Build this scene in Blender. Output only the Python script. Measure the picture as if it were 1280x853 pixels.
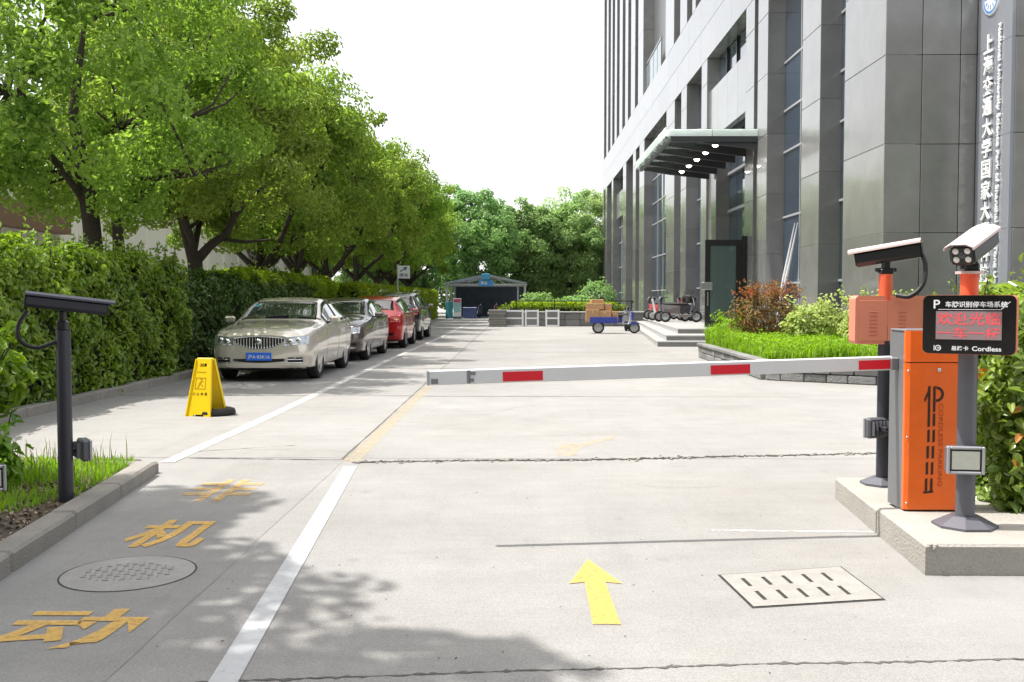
import bpy, bmesh, math, random
import numpy as np
from mathutils import Vector, Matrix, Euler
from mathutils.bvhtree import BVHTree

scene = bpy.context.scene
for _o in list(bpy.data.objects):
    bpy.data.objects.remove(_o)
C = scene.collection
R = math.radians

# ------------------------------------------------------------------ camera
EYE, FPX = 1.45, 1244.4
PITCH, YAW = math.atan(53.5 / FPX), math.atan(10.0 / FPX)
cam_data = bpy.data.cameras.new('camera')
cam_data.lens, cam_data.sensor_width, cam_data.sensor_fit = 35.0, 36.0, 'HORIZONTAL'
cam_data.clip_start, cam_data.clip_end = 0.05, 2000.0
cam = bpy.data.objects.new('camera', cam_data)
C.objects.link(cam)
cam.location = (0, 0, EYE)
cam.rotation_euler = (math.pi / 2 - PITCH, 0, YAW)
scene.camera = cam

# ------------------------------------------------------------------ sky, sun, exposure
SUN_TO = Vector((-0.43, 0.035, 1.0)).normalized()
SUN_EL = math.asin(SUN_TO.z)
SUN_AZ = math.atan2(SUN_TO.x, SUN_TO.y)            # clockwise from +Y
world = bpy.data.worlds.new('World')
scene.world = world
world.use_nodes = True
wn, wl = world.node_tree.nodes, world.node_tree.links
wn.clear()
w_out = wn.new('ShaderNodeOutputWorld')
w_bg = wn.new('ShaderNodeBackground')
w_sky = wn.new('ShaderNodeTexSky')
w_sky.sky_type = 'NISHITA'
w_sky.sun_disc = False
w_sky.sun_elevation = SUN_EL
w_sky.sun_rotation = SUN_AZ
w_sky.air_density, w_sky.dust_density, w_sky.ozone_density = 1.0, 7.0, 1.0
w_bg.inputs['Strength'].default_value = 0.15
w_mix = wn.new('ShaderNodeMix')                      # thin bright summer haze over the whole dome
w_mix.data_type = 'RGBA'
w_mix.inputs[0].default_value = 0.80
w_mix.inputs[7].default_value = (2.78, 2.80, 2.84, 1)
wl.new(w_sky.outputs[0], w_mix.inputs[6])
wl.new(w_mix.outputs[2], w_bg.inputs['Color'])
wl.new(w_bg.outputs[0], w_out.inputs['Surface'])

sun_data = bpy.data.lights.new('sun', 'SUN')
sun_data.energy, sun_data.angle, sun_data.color = 2.0, R(0.6), (1.0, 0.96, 0.90)
sun = bpy.data.objects.new('sun', sun_data)
C.objects.link(sun)
sun.location = (-20, 5, 40)
sun.rotation_euler = (-SUN_TO).to_track_quat('-Z', 'Y').to_euler()

scene.view_settings.view_transform = 'Standard'
scene.view_settings.look = 'None'
scene.view_settings.gamma = 1.0
scene.view_settings.use_curve_mapping = False
scene.view_settings.exposure = 1.78
scene.render.engine = 'CYCLES'
scene.cycles.max_bounces = 9
scene.cycles.diffuse_bounces = 6
scene.cycles.transmission_bounces = 8
scene.cycles.transparent_max_bounces = 12
scene.cycles.use_denoising = True

# ------------------------------------------------------------------ placing by the photograph: a pixel's ray met with a real plane
_CR = Euler(cam.rotation_euler).to_matrix()


def ray(px, py):
    return (_CR @ Vector(((px - 640) / FPX, -(py - 426.5) / FPX, -1.0))).normalized()


def ground_at(px, py, z=0.0):
    d = ray(px, py)
    t = (z - EYE) / d.z
    return Vector((d.x * t, d.y * t, z))


def at_depth(px, py, Y):
    d = ray(px, py)
    t = Y / d.y
    return Vector((d.x * t, Y, EYE + d.z * t))


# ------------------------------------------------------------------ materials
def mat(name, col, rough=0.6, metal=0.0, var=0.0, vscale=6.0, bump=0.0, bscale=60.0, spec=None, coat=0.0,
        emit=None, estr=0.0, island=0.0, objrand=0.0, spots=None, alpha_wear=0.0, wear_scale=9.0, wear_lo=0.35, wear_hi=0.97, transmission=0.0):
    m = bpy.data.materials.new(name)
    m.use_nodes = True
    n, l = m.node_tree.nodes, m.node_tree.links
    b = n['Principled BSDF']
    b.inputs['Roughness'].default_value = rough
    b.inputs['Metallic'].default_value = metal
    if spec is not None:
        b.inputs['Specular IOR Level'].default_value = spec
    if coat:
        b.inputs['Coat Weight'].default_value = coat
        b.inputs['Coat Roughness'].default_value = 0.04
    if transmission:
        b.inputs['Transmission Weight'].default_value = transmission
    if emit:
        b.inputs['Emission Color'].default_value = (*emit, 1)
        b.inputs['Emission Strength'].default_value = estr
    b.inputs['Base Color'].default_value = (*col, 1)
    geo = n.new('ShaderNodeNewGeometry')
    tc = n.new('ShaderNodeTexCoord')
    src = None
    if var or island or objrand or spots:
        hs = n.new('ShaderNodeHueSaturation')
        hs.inputs['Color'].default_value = (*col, 1)
        val = None

        def add(sock, lo, hi, a=None):
            mr = n.new('ShaderNodeMapRange')
            mr.inputs['To Min'].default_value, mr.inputs['To Max'].default_value = lo, hi
            l.new(sock, mr.inputs['Value'])
            if a is None:
                return mr.outputs[0]
            mu = n.new('ShaderNodeMath'); mu.operation = 'MULTIPLY'
            l.new(a, mu.inputs[0]); l.new(mr.outputs[0], mu.inputs[1])
            return mu.outputs[0]
        if var:
            nz = n.new('ShaderNodeTexNoise')
            nz.inputs['Scale'].default_value = vscale
            nz.inputs['Detail'].default_value = 6
            nz.inputs['Roughness'].default_value = 0.65
            l.new(geo.outputs['Position'], nz.inputs['Vector'])
            val = add(nz.outputs['Fac'], 1 - 1.6 * var, 1 + 1.6 * var, val)
        if island:
            val = add(geo.outputs['Random Per Island'], 1 - island, 1 + island, val)
        if objrand:
            oi = n.new('ShaderNodeObjectInfo')
            val = add(oi.outputs['Random'], 1 - objrand, 1 + objrand, val)
        if spots:
            vz = n.new('ShaderNodeTexNoise')
            vz.inputs['Scale'].default_value = spots[0]
            vz.inputs['Detail'].default_value = 2
            l.new(geo.outputs['Position'], vz.inputs['Vector'])
            val = add(vz.outputs['Fac'], 1 - spots[1], 1 + spots[1], val)
        l.new(val, hs.inputs['Value'])
        l.new(hs.outputs[0], b.inputs['Base Color'])
    if bump:
        bz = n.new('ShaderNodeTexNoise')
        bz.inputs['Scale'].default_value = bscale
        bz.inputs['Detail'].default_value = 4
        l.new(geo.outputs['Position'], bz.inputs['Vector'])
        bp = n.new('ShaderNodeBump')
        bp.inputs['Strength'].default_value = bump
        bp.inputs['Distance'].default_value = 0.02
        l.new(bz.outputs['Fac'], bp.inputs['Height'])
        l.new(bp.outputs[0], b.inputs['Normal'])
    if alpha_wear:
        az = n.new('ShaderNodeTexNoise')
        az.inputs['Scale'].default_value = wear_scale
        az.inputs['Detail'].default_value = 8
        az.inputs['Roughness'].default_value = 0.8
        l.new(geo.outputs['Position'], az.inputs['Vector'])
        mr = n.new('ShaderNodeMapRange')
        mr.inputs['From Min'].default_value = alpha_wear - 0.10
        mr.inputs['From Max'].default_value = alpha_wear + 0.12
        mr.inputs['To Min'].default_value, mr.inputs['To Max'].default_value = wear_lo, wear_hi
        l.new(az.outputs['Fac'], mr.inputs['Value'])
        l.new(mr.outputs[0], b.inputs['Alpha'])
    return m


def leaf_mat(name, col, col2, trans=0.35, rough=0.45, spec=0.35, nscale=0.8):
    """a leaf: two greens mixed leaf by leaf and clump by clump, part of the light passing through"""
    m = bpy.data.materials.new(name)
    m.use_nodes = True
    n, l = m.node_tree.nodes, m.node_tree.links
    b = n['Principled BSDF']
    b.inputs['Roughness'].default_value = rough
    b.inputs['Specular IOR Level'].default_value = spec
    geo = n.new('ShaderNodeNewGeometry')
    nz = n.new('ShaderNodeTexNoise')
    nz.inputs['Scale'].default_value = nscale
    nz.inputs['Detail'].default_value = 3
    l.new(geo.outputs['Position'], nz.inputs['Vector'])
    add = n.new('ShaderNodeMath'); add.operation = 'MULTIPLY_ADD'
    add.inputs[1].default_value = 0.55
    l.new(geo.outputs['Random Per Island'], add.inputs[0])
    mr = n.new('ShaderNodeMapRange')
    mr.inputs['From Min'].default_value, mr.inputs['From Max'].default_value = 0.3, 0.7
    mr.inputs['To Min'].default_value, mr.inputs['To Max'].default_value = 0.0, 0.5
    l.new(nz.outputs['Fac'], mr.inputs['Value'])
    l.new(mr.outputs[0], add.inputs[2])
    mx = n.new('ShaderNodeMix'); mx.data_type = 'RGBA'
    mx.inputs[6].default_value = (*col, 1)
    mx.inputs[7].default_value = (*col2, 1)
    l.new(add.outputs[0], mx.inputs[0])
    oi = n.new('ShaderNodeObjectInfo')
    tint = n.new('ShaderNodeHueSaturation')
    for sock, lo, hi in (('Hue', 0.488, 0.508), ('Value', 0.86, 1.12)):
        rr = n.new('ShaderNodeMapRange')
        rr.inputs['To Min'].default_value, rr.inputs['To Max'].default_value = lo, hi
        l.new(oi.outputs['Random'], rr.inputs['Value'])
        l.new(rr.outputs[0], tint.inputs[sock])
    l.new(mx.outputs[2], tint.inputs['Color'])
    l.new(tint.outputs[0], b.inputs['Base Color'])
    tr = n.new('ShaderNodeBsdfTranslucent')
    hs = n.new('ShaderNodeHueSaturation')
    hs.inputs['Saturation'].default_value = 1.1
    hs.inputs['Value'].default_value = 1.5
    l.new(tint.outputs[0], hs.inputs['Color'])
    l.new(hs.outputs[0], tr.inputs['Color'])
    ms = n.new('ShaderNodeMixShader')
    ms.inputs[0].default_value = trans
    l.new(b.outputs[0], ms.inputs[1]); l.new(tr.outputs[0], ms.inputs[2])
    l.new(ms.outputs[0], n['Material Output'].inputs['Surface'])
    return m


def glass_mat(name, tint, clear=0.6, rough=0.03):
    """thin pane: part mirror by angle, part see-through tint"""
    m = bpy.data.materials.new(name)
    m.use_nodes = True
    n, l = m.node_tree.nodes, m.node_tree.links
    n.remove(n['Principled BSDF'])
    gl = n.new('ShaderNodeBsdfGlossy'); gl.inputs['Roughness'].default_value = rough
    gl.inputs['Color'].default_value = (0.9, 0.95, 0.95, 1)
    tp = n.new('ShaderNodeBsdfTransparent'); tp.inputs['Color'].default_value = (*tint, 1)
    df = n.new('ShaderNodeBsdfDiffuse'); df.inputs['Color'].default_value = (*[c * 0.9 for c in tint], 1)
    a = n.new('ShaderNodeMixShader'); a.inputs[0].default_value = clear
    l.new(df.outputs[0], a.inputs[1]); l.new(tp.outputs[0], a.inputs[2])
    fr = n.new('ShaderNodeFresnel'); fr.inputs['IOR'].default_value = 1.5
    b = n.new('ShaderNodeMixShader')
    l.new(fr.outputs[0], b.inputs[0]); l.new(a.outputs[0], b.inputs[1]); l.new(gl.outputs[0], b.inputs[2])
    l.new(b.outputs[0], n['Material Output'].inputs['Surface'])
    return m


def concrete_ground():
    m = bpy.data.materials.new('road_concrete')
    m.use_nodes = True
    n, l = m.node_tree.nodes, m.node_tree.links
    b = n['Principled BSDF']
    b.inputs['Roughness'].default_value = 0.85
    b.inputs['Specular IOR Level'].default_value = 0.25
    geo = n.new('ShaderNodeNewGeometry')

    def noise(scale, detail=6, rough=0.6, stretch=None):
        nz = n.new('ShaderNodeTexNoise')
        nz.inputs['Scale'].default_value = scale
        nz.inputs['Detail'].default_value = detail
        nz.inputs['Roughness'].default_value = rough
        if stretch:
            mp = n.new('ShaderNodeMapping')
            mp.inputs['Scale'].default_value = stretch
            l.new(geo.outputs['Position'], mp.inputs['Vector'])
            l.new(mp.outputs[0], nz.inputs['Vector'])
        else:
            l.new(geo.outputs['Position'], nz.inputs['Vector'])
        return nz.outputs['Fac']

    def rng(s, a, b_, lo, hi):
        mr = n.new('ShaderNodeMapRange')
        for k, v in zip(('From Min', 'From Max', 'To Min', 'To Max'), (a, b_, lo, hi)):
            mr.inputs[k].default_value = v
        l.new(s, mr.inputs['Value'])
        return mr.outputs[0]

    def mul(a, b_):
        k = n.new('ShaderNodeMath'); k.operation = 'MULTIPLY'
        l.new(a, k.inputs[0]); l.new(b_, k.inputs[1])
        return k.outputs[0]
    v = rng(noise(0.35, 5), 0.3, 0.7, 0.90, 1.06)                              # broad pour-to-pour tone
    v = mul(v, rng(noise(2.3, 8, 0.7), 0.3, 0.7, 0.92, 1.06))                   # blotches
    v = mul(v, rng(noise(1.0, 6, 0.7, (0.6, 6.0, 1)), 0.35, 0.75, 0.95, 1.04))   # brushed streaks across the lane
    v = mul(v, rng(noise(1.0, 6, 0.7, (4.0, 0.25, 1)), 0.55, 0.8, 1.0, 0.90))    # tyre-worn bands along the lane
    v = mul(v, rng(noise(230, 3, 0.7), 0.32, 0.55, 0.74, 1.06))                  # aggregate
    v = mul(v, rng(noise(105, 2, 0.6), 0.30, 0.70, 0.84, 1.12))                  # coarse sand grain
    v = mul(v, rng(noise(42, 4, 0.75), 0.24, 0.40, 0.72, 1.0))                   # small dark pits
    v = mul(v, rng(noise(7.0, 8, 0.8), 0.60, 0.74, 1.0, 0.76))                   # drips and dirt
    mx = n.new('ShaderNodeMix'); mx.data_type = 'RGBA'
    mx.inputs[6].default_value = (0.272, 0.265, 0.252, 1)
    mx.inputs[7].default_value = (0.294, 0.290, 0.281, 1)
    l.new(rng(noise(0.5, 4), 0.35, 0.65, 0, 1), mx.inputs[0])
    oi = n.new('ShaderNodeObjectInfo')
    v = mul(v, rng(oi.outputs['Random'], 0, 1, 0.95, 1.06))
    vo = n.new('ShaderNodeTexVoronoi')                                            # oil drips
    vo.inputs['Scale'].default_value = 1.7
    l.new(geo.outputs['Position'], vo.inputs['Vector'])
    v = mul(v, rng(vo.outputs['Distance'], 0.03, 0.09, 0.86, 1.0))
    hs = n.new('ShaderNodeHueSaturation')
    l.new(mx.outputs[2], hs.inputs['Color'])
    l.new(v, hs.inputs['Value'])
    l.new(hs.outputs[0], b.inputs['Base Color'])
    bp = n.new('ShaderNodeBump')
    bp.inputs['Strength'].default_value = 0.35
    bp.inputs['Distance'].default_value = 0.012
    l.new(mul(noise(150, 3), rng(noise(9, 5), 0.2, 0.8, 0.7, 1.2)), bp.inputs['Height'])
    l.new(bp.outputs[0], b.inputs['Normal'])
    return m


M = {}
M['road'] = concrete_ground()
M['kerb'] = mat('kerb_stone', (0.25, 0.235, 0.21), 0.85, var=0.16, vscale=5, bump=0.5, bscale=70, spots=(130, 0.25), objrand=0.08)
M['island'] = mat('island_concrete', (0.33, 0.315, 0.285), 0.85, var=0.16, vscale=3.5, bump=0.45, bscale=60, spots=(140, 0.22))
M['crack'] = mat('tar_joint', (0.045, 0.042, 0.038), 0.95, var=0.3, vscale=20, bump=1.0, bscale=90)
M['joint'] = mat('slab_joint', (0.10, 0.095, 0.085), 0.95, var=0.3, vscale=20)
M['white_paint'] = mat('white_road_paint', (0.46, 0.47, 0.48), 0.7, var=0.10, vscale=14, bump=0.2, bscale=150, alpha_wear=0.33, wear_scale=26)
M['white_paint_worn'] = mat('worn_white_road_paint', (0.62, 0.62, 0.60), 0.75, var=0.08, vscale=14, alpha_wear=0.44, wear_scale=14, wear_lo=.15, wear_hi=.8)
M['yellow_paint'] = mat('yellow_road_paint', (0.62, 0.38, 0.09), 0.75, var=0.12, vscale=14, alpha_wear=0.42, wear_scale=34, wear_lo=.42, wear_hi=.88)
M['yellow_paint_faint'] = mat('faint_yellow_road_paint', (0.62, 0.39, 0.11), 0.75, var=0.10, vscale=14, alpha_wear=0.48, wear_scale=24, wear_lo=.08, wear_hi=.8)
M['yellow_paint_worn'] = mat('worn_yellow_road_paint', (0.56, 0.43, 0.20), 0.75, var=0.10, vscale=9, alpha_wear=0.52, wear_scale=9, wear_lo=.02, wear_hi=.50)
M['granite'] = mat('grey_granite', (0.19, 0.19, 0.183), 0.20, var=0.20, vscale=1.3, spots=(150, 0.25), objrand=0.11, spec=0.9, coat=0.35)
M['granite_dark'] = mat('dark_grey_granite', (0.115, 0.118, 0.12), 0.3, var=0.10, vscale=0.7, spots=(200, 0.2), objrand=0.08)
M['granite_joint'] = mat('stone_joint', (0.26, 0.26, 0.25), 0.8)
M['step_stone'] = mat('step_granite', (0.34, 0.335, 0.325), 0.6, var=0.08, vscale=2.5, spots=(150, 0.15), objrand=0.05)
M['sign_stone'] = mat('polished_sign_stone', (0.25, 0.265, 0.30), 0.08, var=0.05, vscale=1.0, coat=0.7)
M['win'] = mat('window_glass', (0.035, 0.055, 0.085), 0.04, spec=1.0, coat=0.6, objrand=0.3)  # bluish base colour stands in for blue sky mirrored in the panes
M['win_frame'] = mat('window_aluminium', (0.42, 0.44, 0.46), 0.4, metal=0.3)
M['black_frame'] = mat('black_aluminium', (0.012, 0.013, 0.013), 0.35)
M['door_glass'] = glass_mat('green_door_glass', (0.30, 0.42, 0.38), 0.75)
M['canopy_glass'] = glass_mat('canopy_glass', (0.80, 0.92, 0.86), 0.5, 0.08)
M['frosted'] = leaf_mat('frosted_edge_glass', (0.74, 0.79, 0.765), (0.80, 0.84, 0.82), 0.55, 0.3, 0.5)
M['canopy_steel'] = mat('canopy_steel', (0.055, 0.058, 0.062), 0.45, metal=0.3)
M['steel'] = mat('brushed_steel', (0.55, 0.56, 0.57), 0.3, metal=1.0)
M['lamp'] = mat('lit_downlight', (0.9, 0.9, 0.9), 0.3, emit=(1, 0.98, 0.93), estr=6.0)
M['white_letter'] = mat('white_letter', (0.80, 0.81, 0.83), 0.4)
M['blue_emblem'] = mat('emblem_blue', (0.10, 0.25, 0.55), 0.4)
M['bark'] = mat('bark', (0.045, 0.034, 0.026), 0.9, var=0.3, vscale=9, bump=1.0, bscale=28)
M['leaf_tree'] = leaf_mat('tree_leaf', (0.105, 0.20, 0.030), (0.33, 0.45, 0.09), 0.54)
M['leaf_far'] = leaf_mat('far_tree_leaf', (0.13, 0.23, 0.085), (0.27, 0.41, 0.13), 0.45, nscale=0.25)  # lighter greens put distance haze into the leaf colour
M['leaf_pale'] = leaf_mat('pale_tree_leaf', (0.23, 0.34, 0.13), (0.36, 0.47, 0.18), 0.45, nscale=0.25)
M['leaf_hedge'] = leaf_mat('hedge_leaf', (0.065, 0.145, 0.02), (0.30, 0.46, 0.055), 0.4, 0.35, 0.5, 1.6)
M['leaf_dark'] = leaf_mat('dark_hedge_leaf', (0.045, 0.10, 0.022), (0.12, 0.21, 0.04), 0.3, 0.35, 0.5, 1.6)
M['leaf_lime'] = leaf_mat('lime_hedge_leaf', (0.18, 0.30, 0.025), (0.34, 0.48, 0.05), 0.45, 0.45, 0.35)
M['leaf_gloss'] = leaf_mat('glossy_shrub_leaf', (0.08, 0.16, 0.028), (0.34, 0.45, 0.08), 0.36, 0.28, 0.6, 2.5)
M['leaf_red'] = leaf_mat('red_shrub_leaf', (0.34, 0.06, 0.05), (0.22, 0.19, 0.05), 0.4, nscale=2.5)
M['leaf_bronze'] = leaf_mat('bronze_shrub_leaf', (0.12, 0.15, 0.04), (0.30, 0.12, 0.06), 0.35, nscale=3.5)
M['leaf_var'] = leaf_mat('variegated_leaf', (0.22, 0.32, 0.06), (0.52, 0.56, 0.22), 0.4, nscale=3.0)
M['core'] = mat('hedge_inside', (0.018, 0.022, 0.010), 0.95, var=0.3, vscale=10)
M['grass'] = leaf_mat('grass_blade', (0.13, 0.25, 0.024), (0.29, 0.44, 0.045), 0.45, 0.5, 0.3, 1.5)
M['grass_dry'] = leaf_mat('dry_grass_blade', (0.13, 0.15, 0.03), (0.28, 0.30, 0.10), 0.4, 0.5, 0.3, 2.5)
M['soil'] = mat('soil', (0.085, 0.066, 0.048), 0.95, var=0.3, vscale=14, bump=1.0, bscale=45, spots=(60, 0.35))
M['stone_rough'] = mat('rough_wall_stone', (0.20, 0.20, 0.195), 0.9, var=0.2, vscale=8, bump=0.9, bscale=30, objrand=0.2)
M['wall_pale'] = mat('pale_wall_render', (0.80, 0.78, 0.72), 0.85, var=0.10, vscale=0.9, bump=0.2, bscale=30, objrand=0.05)
M['wall_brown'] = mat('brown_coping', (0.20, 0.12, 0.08), 0.8, var=0.1)


# ------------------------------------------------------------------ mesh helpers
def tag(o, label=None, cat=None, group=None, kind=None):
    for k, v in (('label', label), ('category', cat), ('group', group), ('kind', kind)):
        if v:
            o[k] = v
    return o


def thing(name, label, cat, loc=(0, 0, 0), rz=0.0, group=None):
    o = bpy.data.objects.new(name, None)
    o.empty_display_size = 0.1
    C.objects.link(o)
    o.location = loc
    o.rotation_euler = (0, 0, rz)
    return tag(o, label, cat, group)


def link(name, mesh, parent=None, loc=(0, 0, 0), rot=(0, 0, 0)):
    o = bpy.data.objects.new(name, mesh)
    C.objects.link(o)
    o.parent = parent
    o.location = loc
    o.rotation_euler = rot
    return o


def copy_tree(o, parent=None, label=None):
    c = o.copy()
    C.objects.link(c)
    c.parent = parent
    if label:
        c['label'] = label
    for ch in list(o.children):
        copy_tree(ch, c)
    return c


class MB:
    """collects faces into one mesh"""

    def __init__(self):
        self.v, self.f, self.mi, self.sm = [], [], [], []

    def add(self, vs, fs, mi=0, smooth=False, mtx=None):
        k = len(self.v)
        for p in vs:
            self.v.append(tuple(mtx @ Vector(p)) if mtx is not None else tuple(p))
        for f in fs:
            self.f.append([k + i for i in f])
            self.mi.append(mi)
            self.sm.append(smooth)
        return self

    def box(self, c, s, mi=0, ch=0.0, mtx=None, rz=0.0):
        """box by centre and size, edges chamfered by ch"""
        vs, fs = chamfer_box(*s, ch)
        m = Matrix.Translation(c) @ Matrix.Rotation(rz, 4, 'Z')
        if mtx is not None:
            m = mtx @ m
        return self.add(vs, fs, mi, False, m)

    def box2(self, a, b, mi=0, ch=0.0, mtx=None):
        return self.box([(p + q) / 2 for p, q in zip(a, b)], [abs(q - p) for p, q in zip(a, b)], mi, ch, mtx)

    def tube(self, pts, rad, n=8, mi=0, cap=True, mtx=None):
        pts = [Vector(p) for p in pts]
        if not hasattr(rad, '__len__'):
            rad = [rad] * len(pts)
        rings, up = [], None
        for i, p in enumerate(pts):
            d = (pts[min(i + 1, len(pts) - 1)] - pts[max(i - 1, 0)]).normalized()
            if up is None:
                up = Vector((0, 0, 1)) if abs(d.z) < 0.9 else Vector((1, 0, 0))
            a = d.cross(up)
            a = a.normalized() if a.length > 1e-6 else d.orthogonal().normalized()
            b = a.cross(d).normalized()
            up = b
            rings.append([p + (a * math.cos(2 * math.pi * j / n) + b * math.sin(2 * math.pi * j / n)) * rad[i] for j in range(n)])
        vs = [q for r in rings for q in r]
        fs = [[i * n + j, i * n + (j + 1) % n, (i + 1) * n + (j + 1) % n, (i + 1) * n + j] for i in range(len(pts) - 1) for j in range(n)]
        self.add(vs, fs, mi, True, mtx)
        if cap:
            self.add(rings[0], [list(range(n))[::-1]], mi, False, mtx)
            self.add(rings[-1], [list(range(n))], mi, False, mtx)
        return self

    def cyl(self, a, b, r, n=16, mi=0, mtx=None):
        return self.tube([a, b], [r, r], n, mi, True, mtx)

    def lathe(self, prof, n=24, mi=0, mtx=None, smooth=True, close=False):
        """profile of (r, z) turned about z"""
        vs, fs = [], []
        for r, z in prof:
            for j in range(n):
                t = 2 * math.pi * j / n
                vs.append((r * math.cos(t), r * math.sin(t), z))
        k = len(prof)
        for i in range(k if close else k - 1):
            i2 = (i + 1) % k
            for j in range(n):
                fs.append([i * n + j, i * n + (j + 1) % n, i2 * n + (j + 1) % n, i2 * n + j])
        return self.add(vs, fs, mi, smooth, mtx)

    def prism(self, poly, z0, z1, mi=0, mtx=None):
        n = len(poly)
        vs = [(x, y, z0) for x, y in poly] + [(x, y, z1) for x, y in poly]
        fs = [list(range(n))[::-1], list(range(n, 2 * n))] + [[i, (i + 1) % n, n + (i + 1) % n, n + i] for i in range(n)]
        return self.add(vs, fs, mi, False, mtx)

    def mesh(self, name, mats):
        me = bpy.data.meshes.new(name)
        me.from_pydata(self.v, [], self.f)
        for m_ in (mats if isinstance(mats, (list, tuple)) else [mats]):
            me.materials.append(m_)
        me.polygons.foreach_set('material_index', self.mi)
        me.polygons.foreach_set('use_smooth', self.sm)
        me.update()
        return me

    def build(self, name, mats, parent=None, loc=(0, 0, 0), rot=(0, 0, 0)):
        return link(name, self.mesh(name, mats), parent, loc, rot)


def chamfer_box(sx, sy, sz, c=0.0):
    hx, hy, hz = sx / 2, sy / 2, sz / 2
    if c <= 0:
        vs = [(x, y, z) for z in (-hz, hz) for y in (-hy, hy) for x in (-hx, hx)]
        return vs, [[0, 2, 3, 1], [4, 5, 7, 6], [0, 1, 5, 4], [2, 6, 7, 3], [0, 4, 6, 2], [1, 3, 7, 5]]
    c = min(c, hx * .95, hy * .95, hz * .95)
    bm = bmesh.new()
    bmesh.ops.create_cube(bm, size=1.0)
    bmesh.ops.scale(bm, vec=(sx, sy, sz), verts=bm.verts)
    bmesh.ops.bevel(bm, geom=bm.edges[:], offset=c, segments=1, affect='EDGES', profile=0.5)
    bm.verts.ensure_lookup_table(); bm.verts.index_update()
    vs = [tuple(v.co) for v in bm.verts]
    fs = [[v.index for v in f.verts] for f in bm.faces]
    bm.free()
    return vs, fs


_blocks = {}


def block(size, ch, m):
    """shared chamfered block mesh, one for each size"""
    key = (tuple(round(s, 3) for s in size), ch, m.name)
    if key not in _blocks:
        _blocks[key] = MB().box((0, 0, 0), size, 0, ch).mesh('block', m)
    return _blocks[key]


def put_block(name, a, b, m, parent, ch=0.006):
    """block between two corners given in the parent's space"""
    return link(name, block([abs(q - p) for p, q in zip(a, b)], ch, m), parent, [(p + q) / 2 for p, q in zip(a, b)])


def np_mesh(name, V, F, m, smooth=False):
    me = bpy.data.meshes.new(name)
    V = np.ascontiguousarray(V, np.float32)
    F = np.ascontiguousarray(F, np.int32)
    me.vertices.add(len(V))
    me.vertices.foreach_set('co', V.ravel())
    k = F.shape[1]
    me.loops.add(F.size)
    me.loops.foreach_set('vertex_index', F.ravel())
    me.polygons.add(len(F))
    me.polygons.foreach_set('loop_start', np.arange(0, F.size, k, dtype=np.int32))
    me.polygons.foreach_set('loop_total', np.full(len(F), k, np.int32))
    if smooth:
        me.polygons.foreach_set('use_smooth', np.ones(len(F), bool))
    me.materials.append(m)
    me.update(calc_edges=True)
    return me


def leaves_mesh(name, P, N, L, W, m, rng, fold=0.25, droop=0.15):
    """folded six-point leaves: centres P, rough normals N, lengths L, widths W"""
    n = len(P)
    N = N / np.maximum(np.linalg.norm(N, axis=1, keepdims=True), 1e-6)
    T = rng.normal(size=(n, 3)); T[:, 2] -= 0.35
    T -= N * np.sum(T * N, 1, keepdims=True)
    T /= np.maximum(np.linalg.norm(T, axis=1, keepdims=True), 1e-6)
    B = np.cross(N, T)
    L = np.asarray(L)[:, None] * np.ones((n, 1)); W = np.asarray(W)[:, None] * np.ones((n, 1))
    up = N * W * fold
    V = np.empty((n, 6, 3))
    V[:, 0] = P - T * L * .5
    V[:, 1] = P - T * L * .18 + B * W * .5 + up
    V[:, 2] = P + T * L * .22 + B * W * .42 + up
    V[:, 3] = P + T * L * .5 - N * L * droop
    V[:, 4] = P + T * L * .22 - B * W * .42 + up
    V[:, 5] = P - T * L * .18 - B * W * .5 + up
    base = (np.arange(n) * 6)[:, None]
    F = np.concatenate([base + np.array([[0, 1, 2, 3]]), base + np.array([[0, 3, 4, 5]])])
    return np_mesh(name, V.reshape(-1, 3), F, m)


def blades_mesh(name, P, H, m, rng, w=0.008, lean=0.5):
    n = len(P)
    a = rng.uniform(0, 2 * np.pi, n)
    D = np.stack([np.cos(a), np.sin(a), np.zeros(n)], 1)
    S = np.stack([-np.sin(a), np.cos(a), np.zeros(n)], 1) * (w * rng.uniform(.6, 1.3, (n, 1)))
    H = np.asarray(H)[:, None]
    l = rng.uniform(0.1, 1, (n, 1)) * lean
    Z = np.array([[0, 0, 1.0]])
    V = np.empty((n, 5, 3))
    V[:, 0] = P - S; V[:, 1] = P + S
    mid = P + Z * H * .6 + D * H * l * .35
    V[:, 2] = mid + S * .8; V[:, 3] = mid - S * .8
    V[:, 4] = P + Z * H * (1 - .35 * l) + D * H * l
    base = (np.arange(n) * 5)[:, None]
    F = np.concatenate([base + np.array([[0, 1, 2]]), base + np.array([[0, 2, 3]]), base + np.array([[3, 2, 4]])])
    return np_mesh(name, V.reshape(-1, 3), F, m)


def glyphs(body, bold=0.0, extrude=0.0):
    """outline of a text as (verts, faces), lower left at the origin, width and height"""
    cu = bpy.data.curves.new('t', 'FONT')
    cu.body = body
    cu.resolution_u = 3
    cu.offset = bold
    cu.extrude = extrude
    o = bpy.data.objects.new('t', cu)
    C.objects.link(o)
    me = bpy.data.meshes.new_from_object(o.evaluated_get(bpy.context.evaluated_depsgraph_get()))
    vs = np.array([tuple(v.co) for v in me.vertices])
    fs = [list(p.vertices) for p in me.polygons]
    bpy.data.objects.remove(o)
    bpy.data.curves.remove(cu)
    bpy.data.meshes.remove(me)
    lo, hi = vs.min(0), vs.max(0)
    vs = vs - np.array([lo[0], lo[1], 0])
    return vs, fs, hi[0] - lo[0], hi[1] - lo[1]


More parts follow.
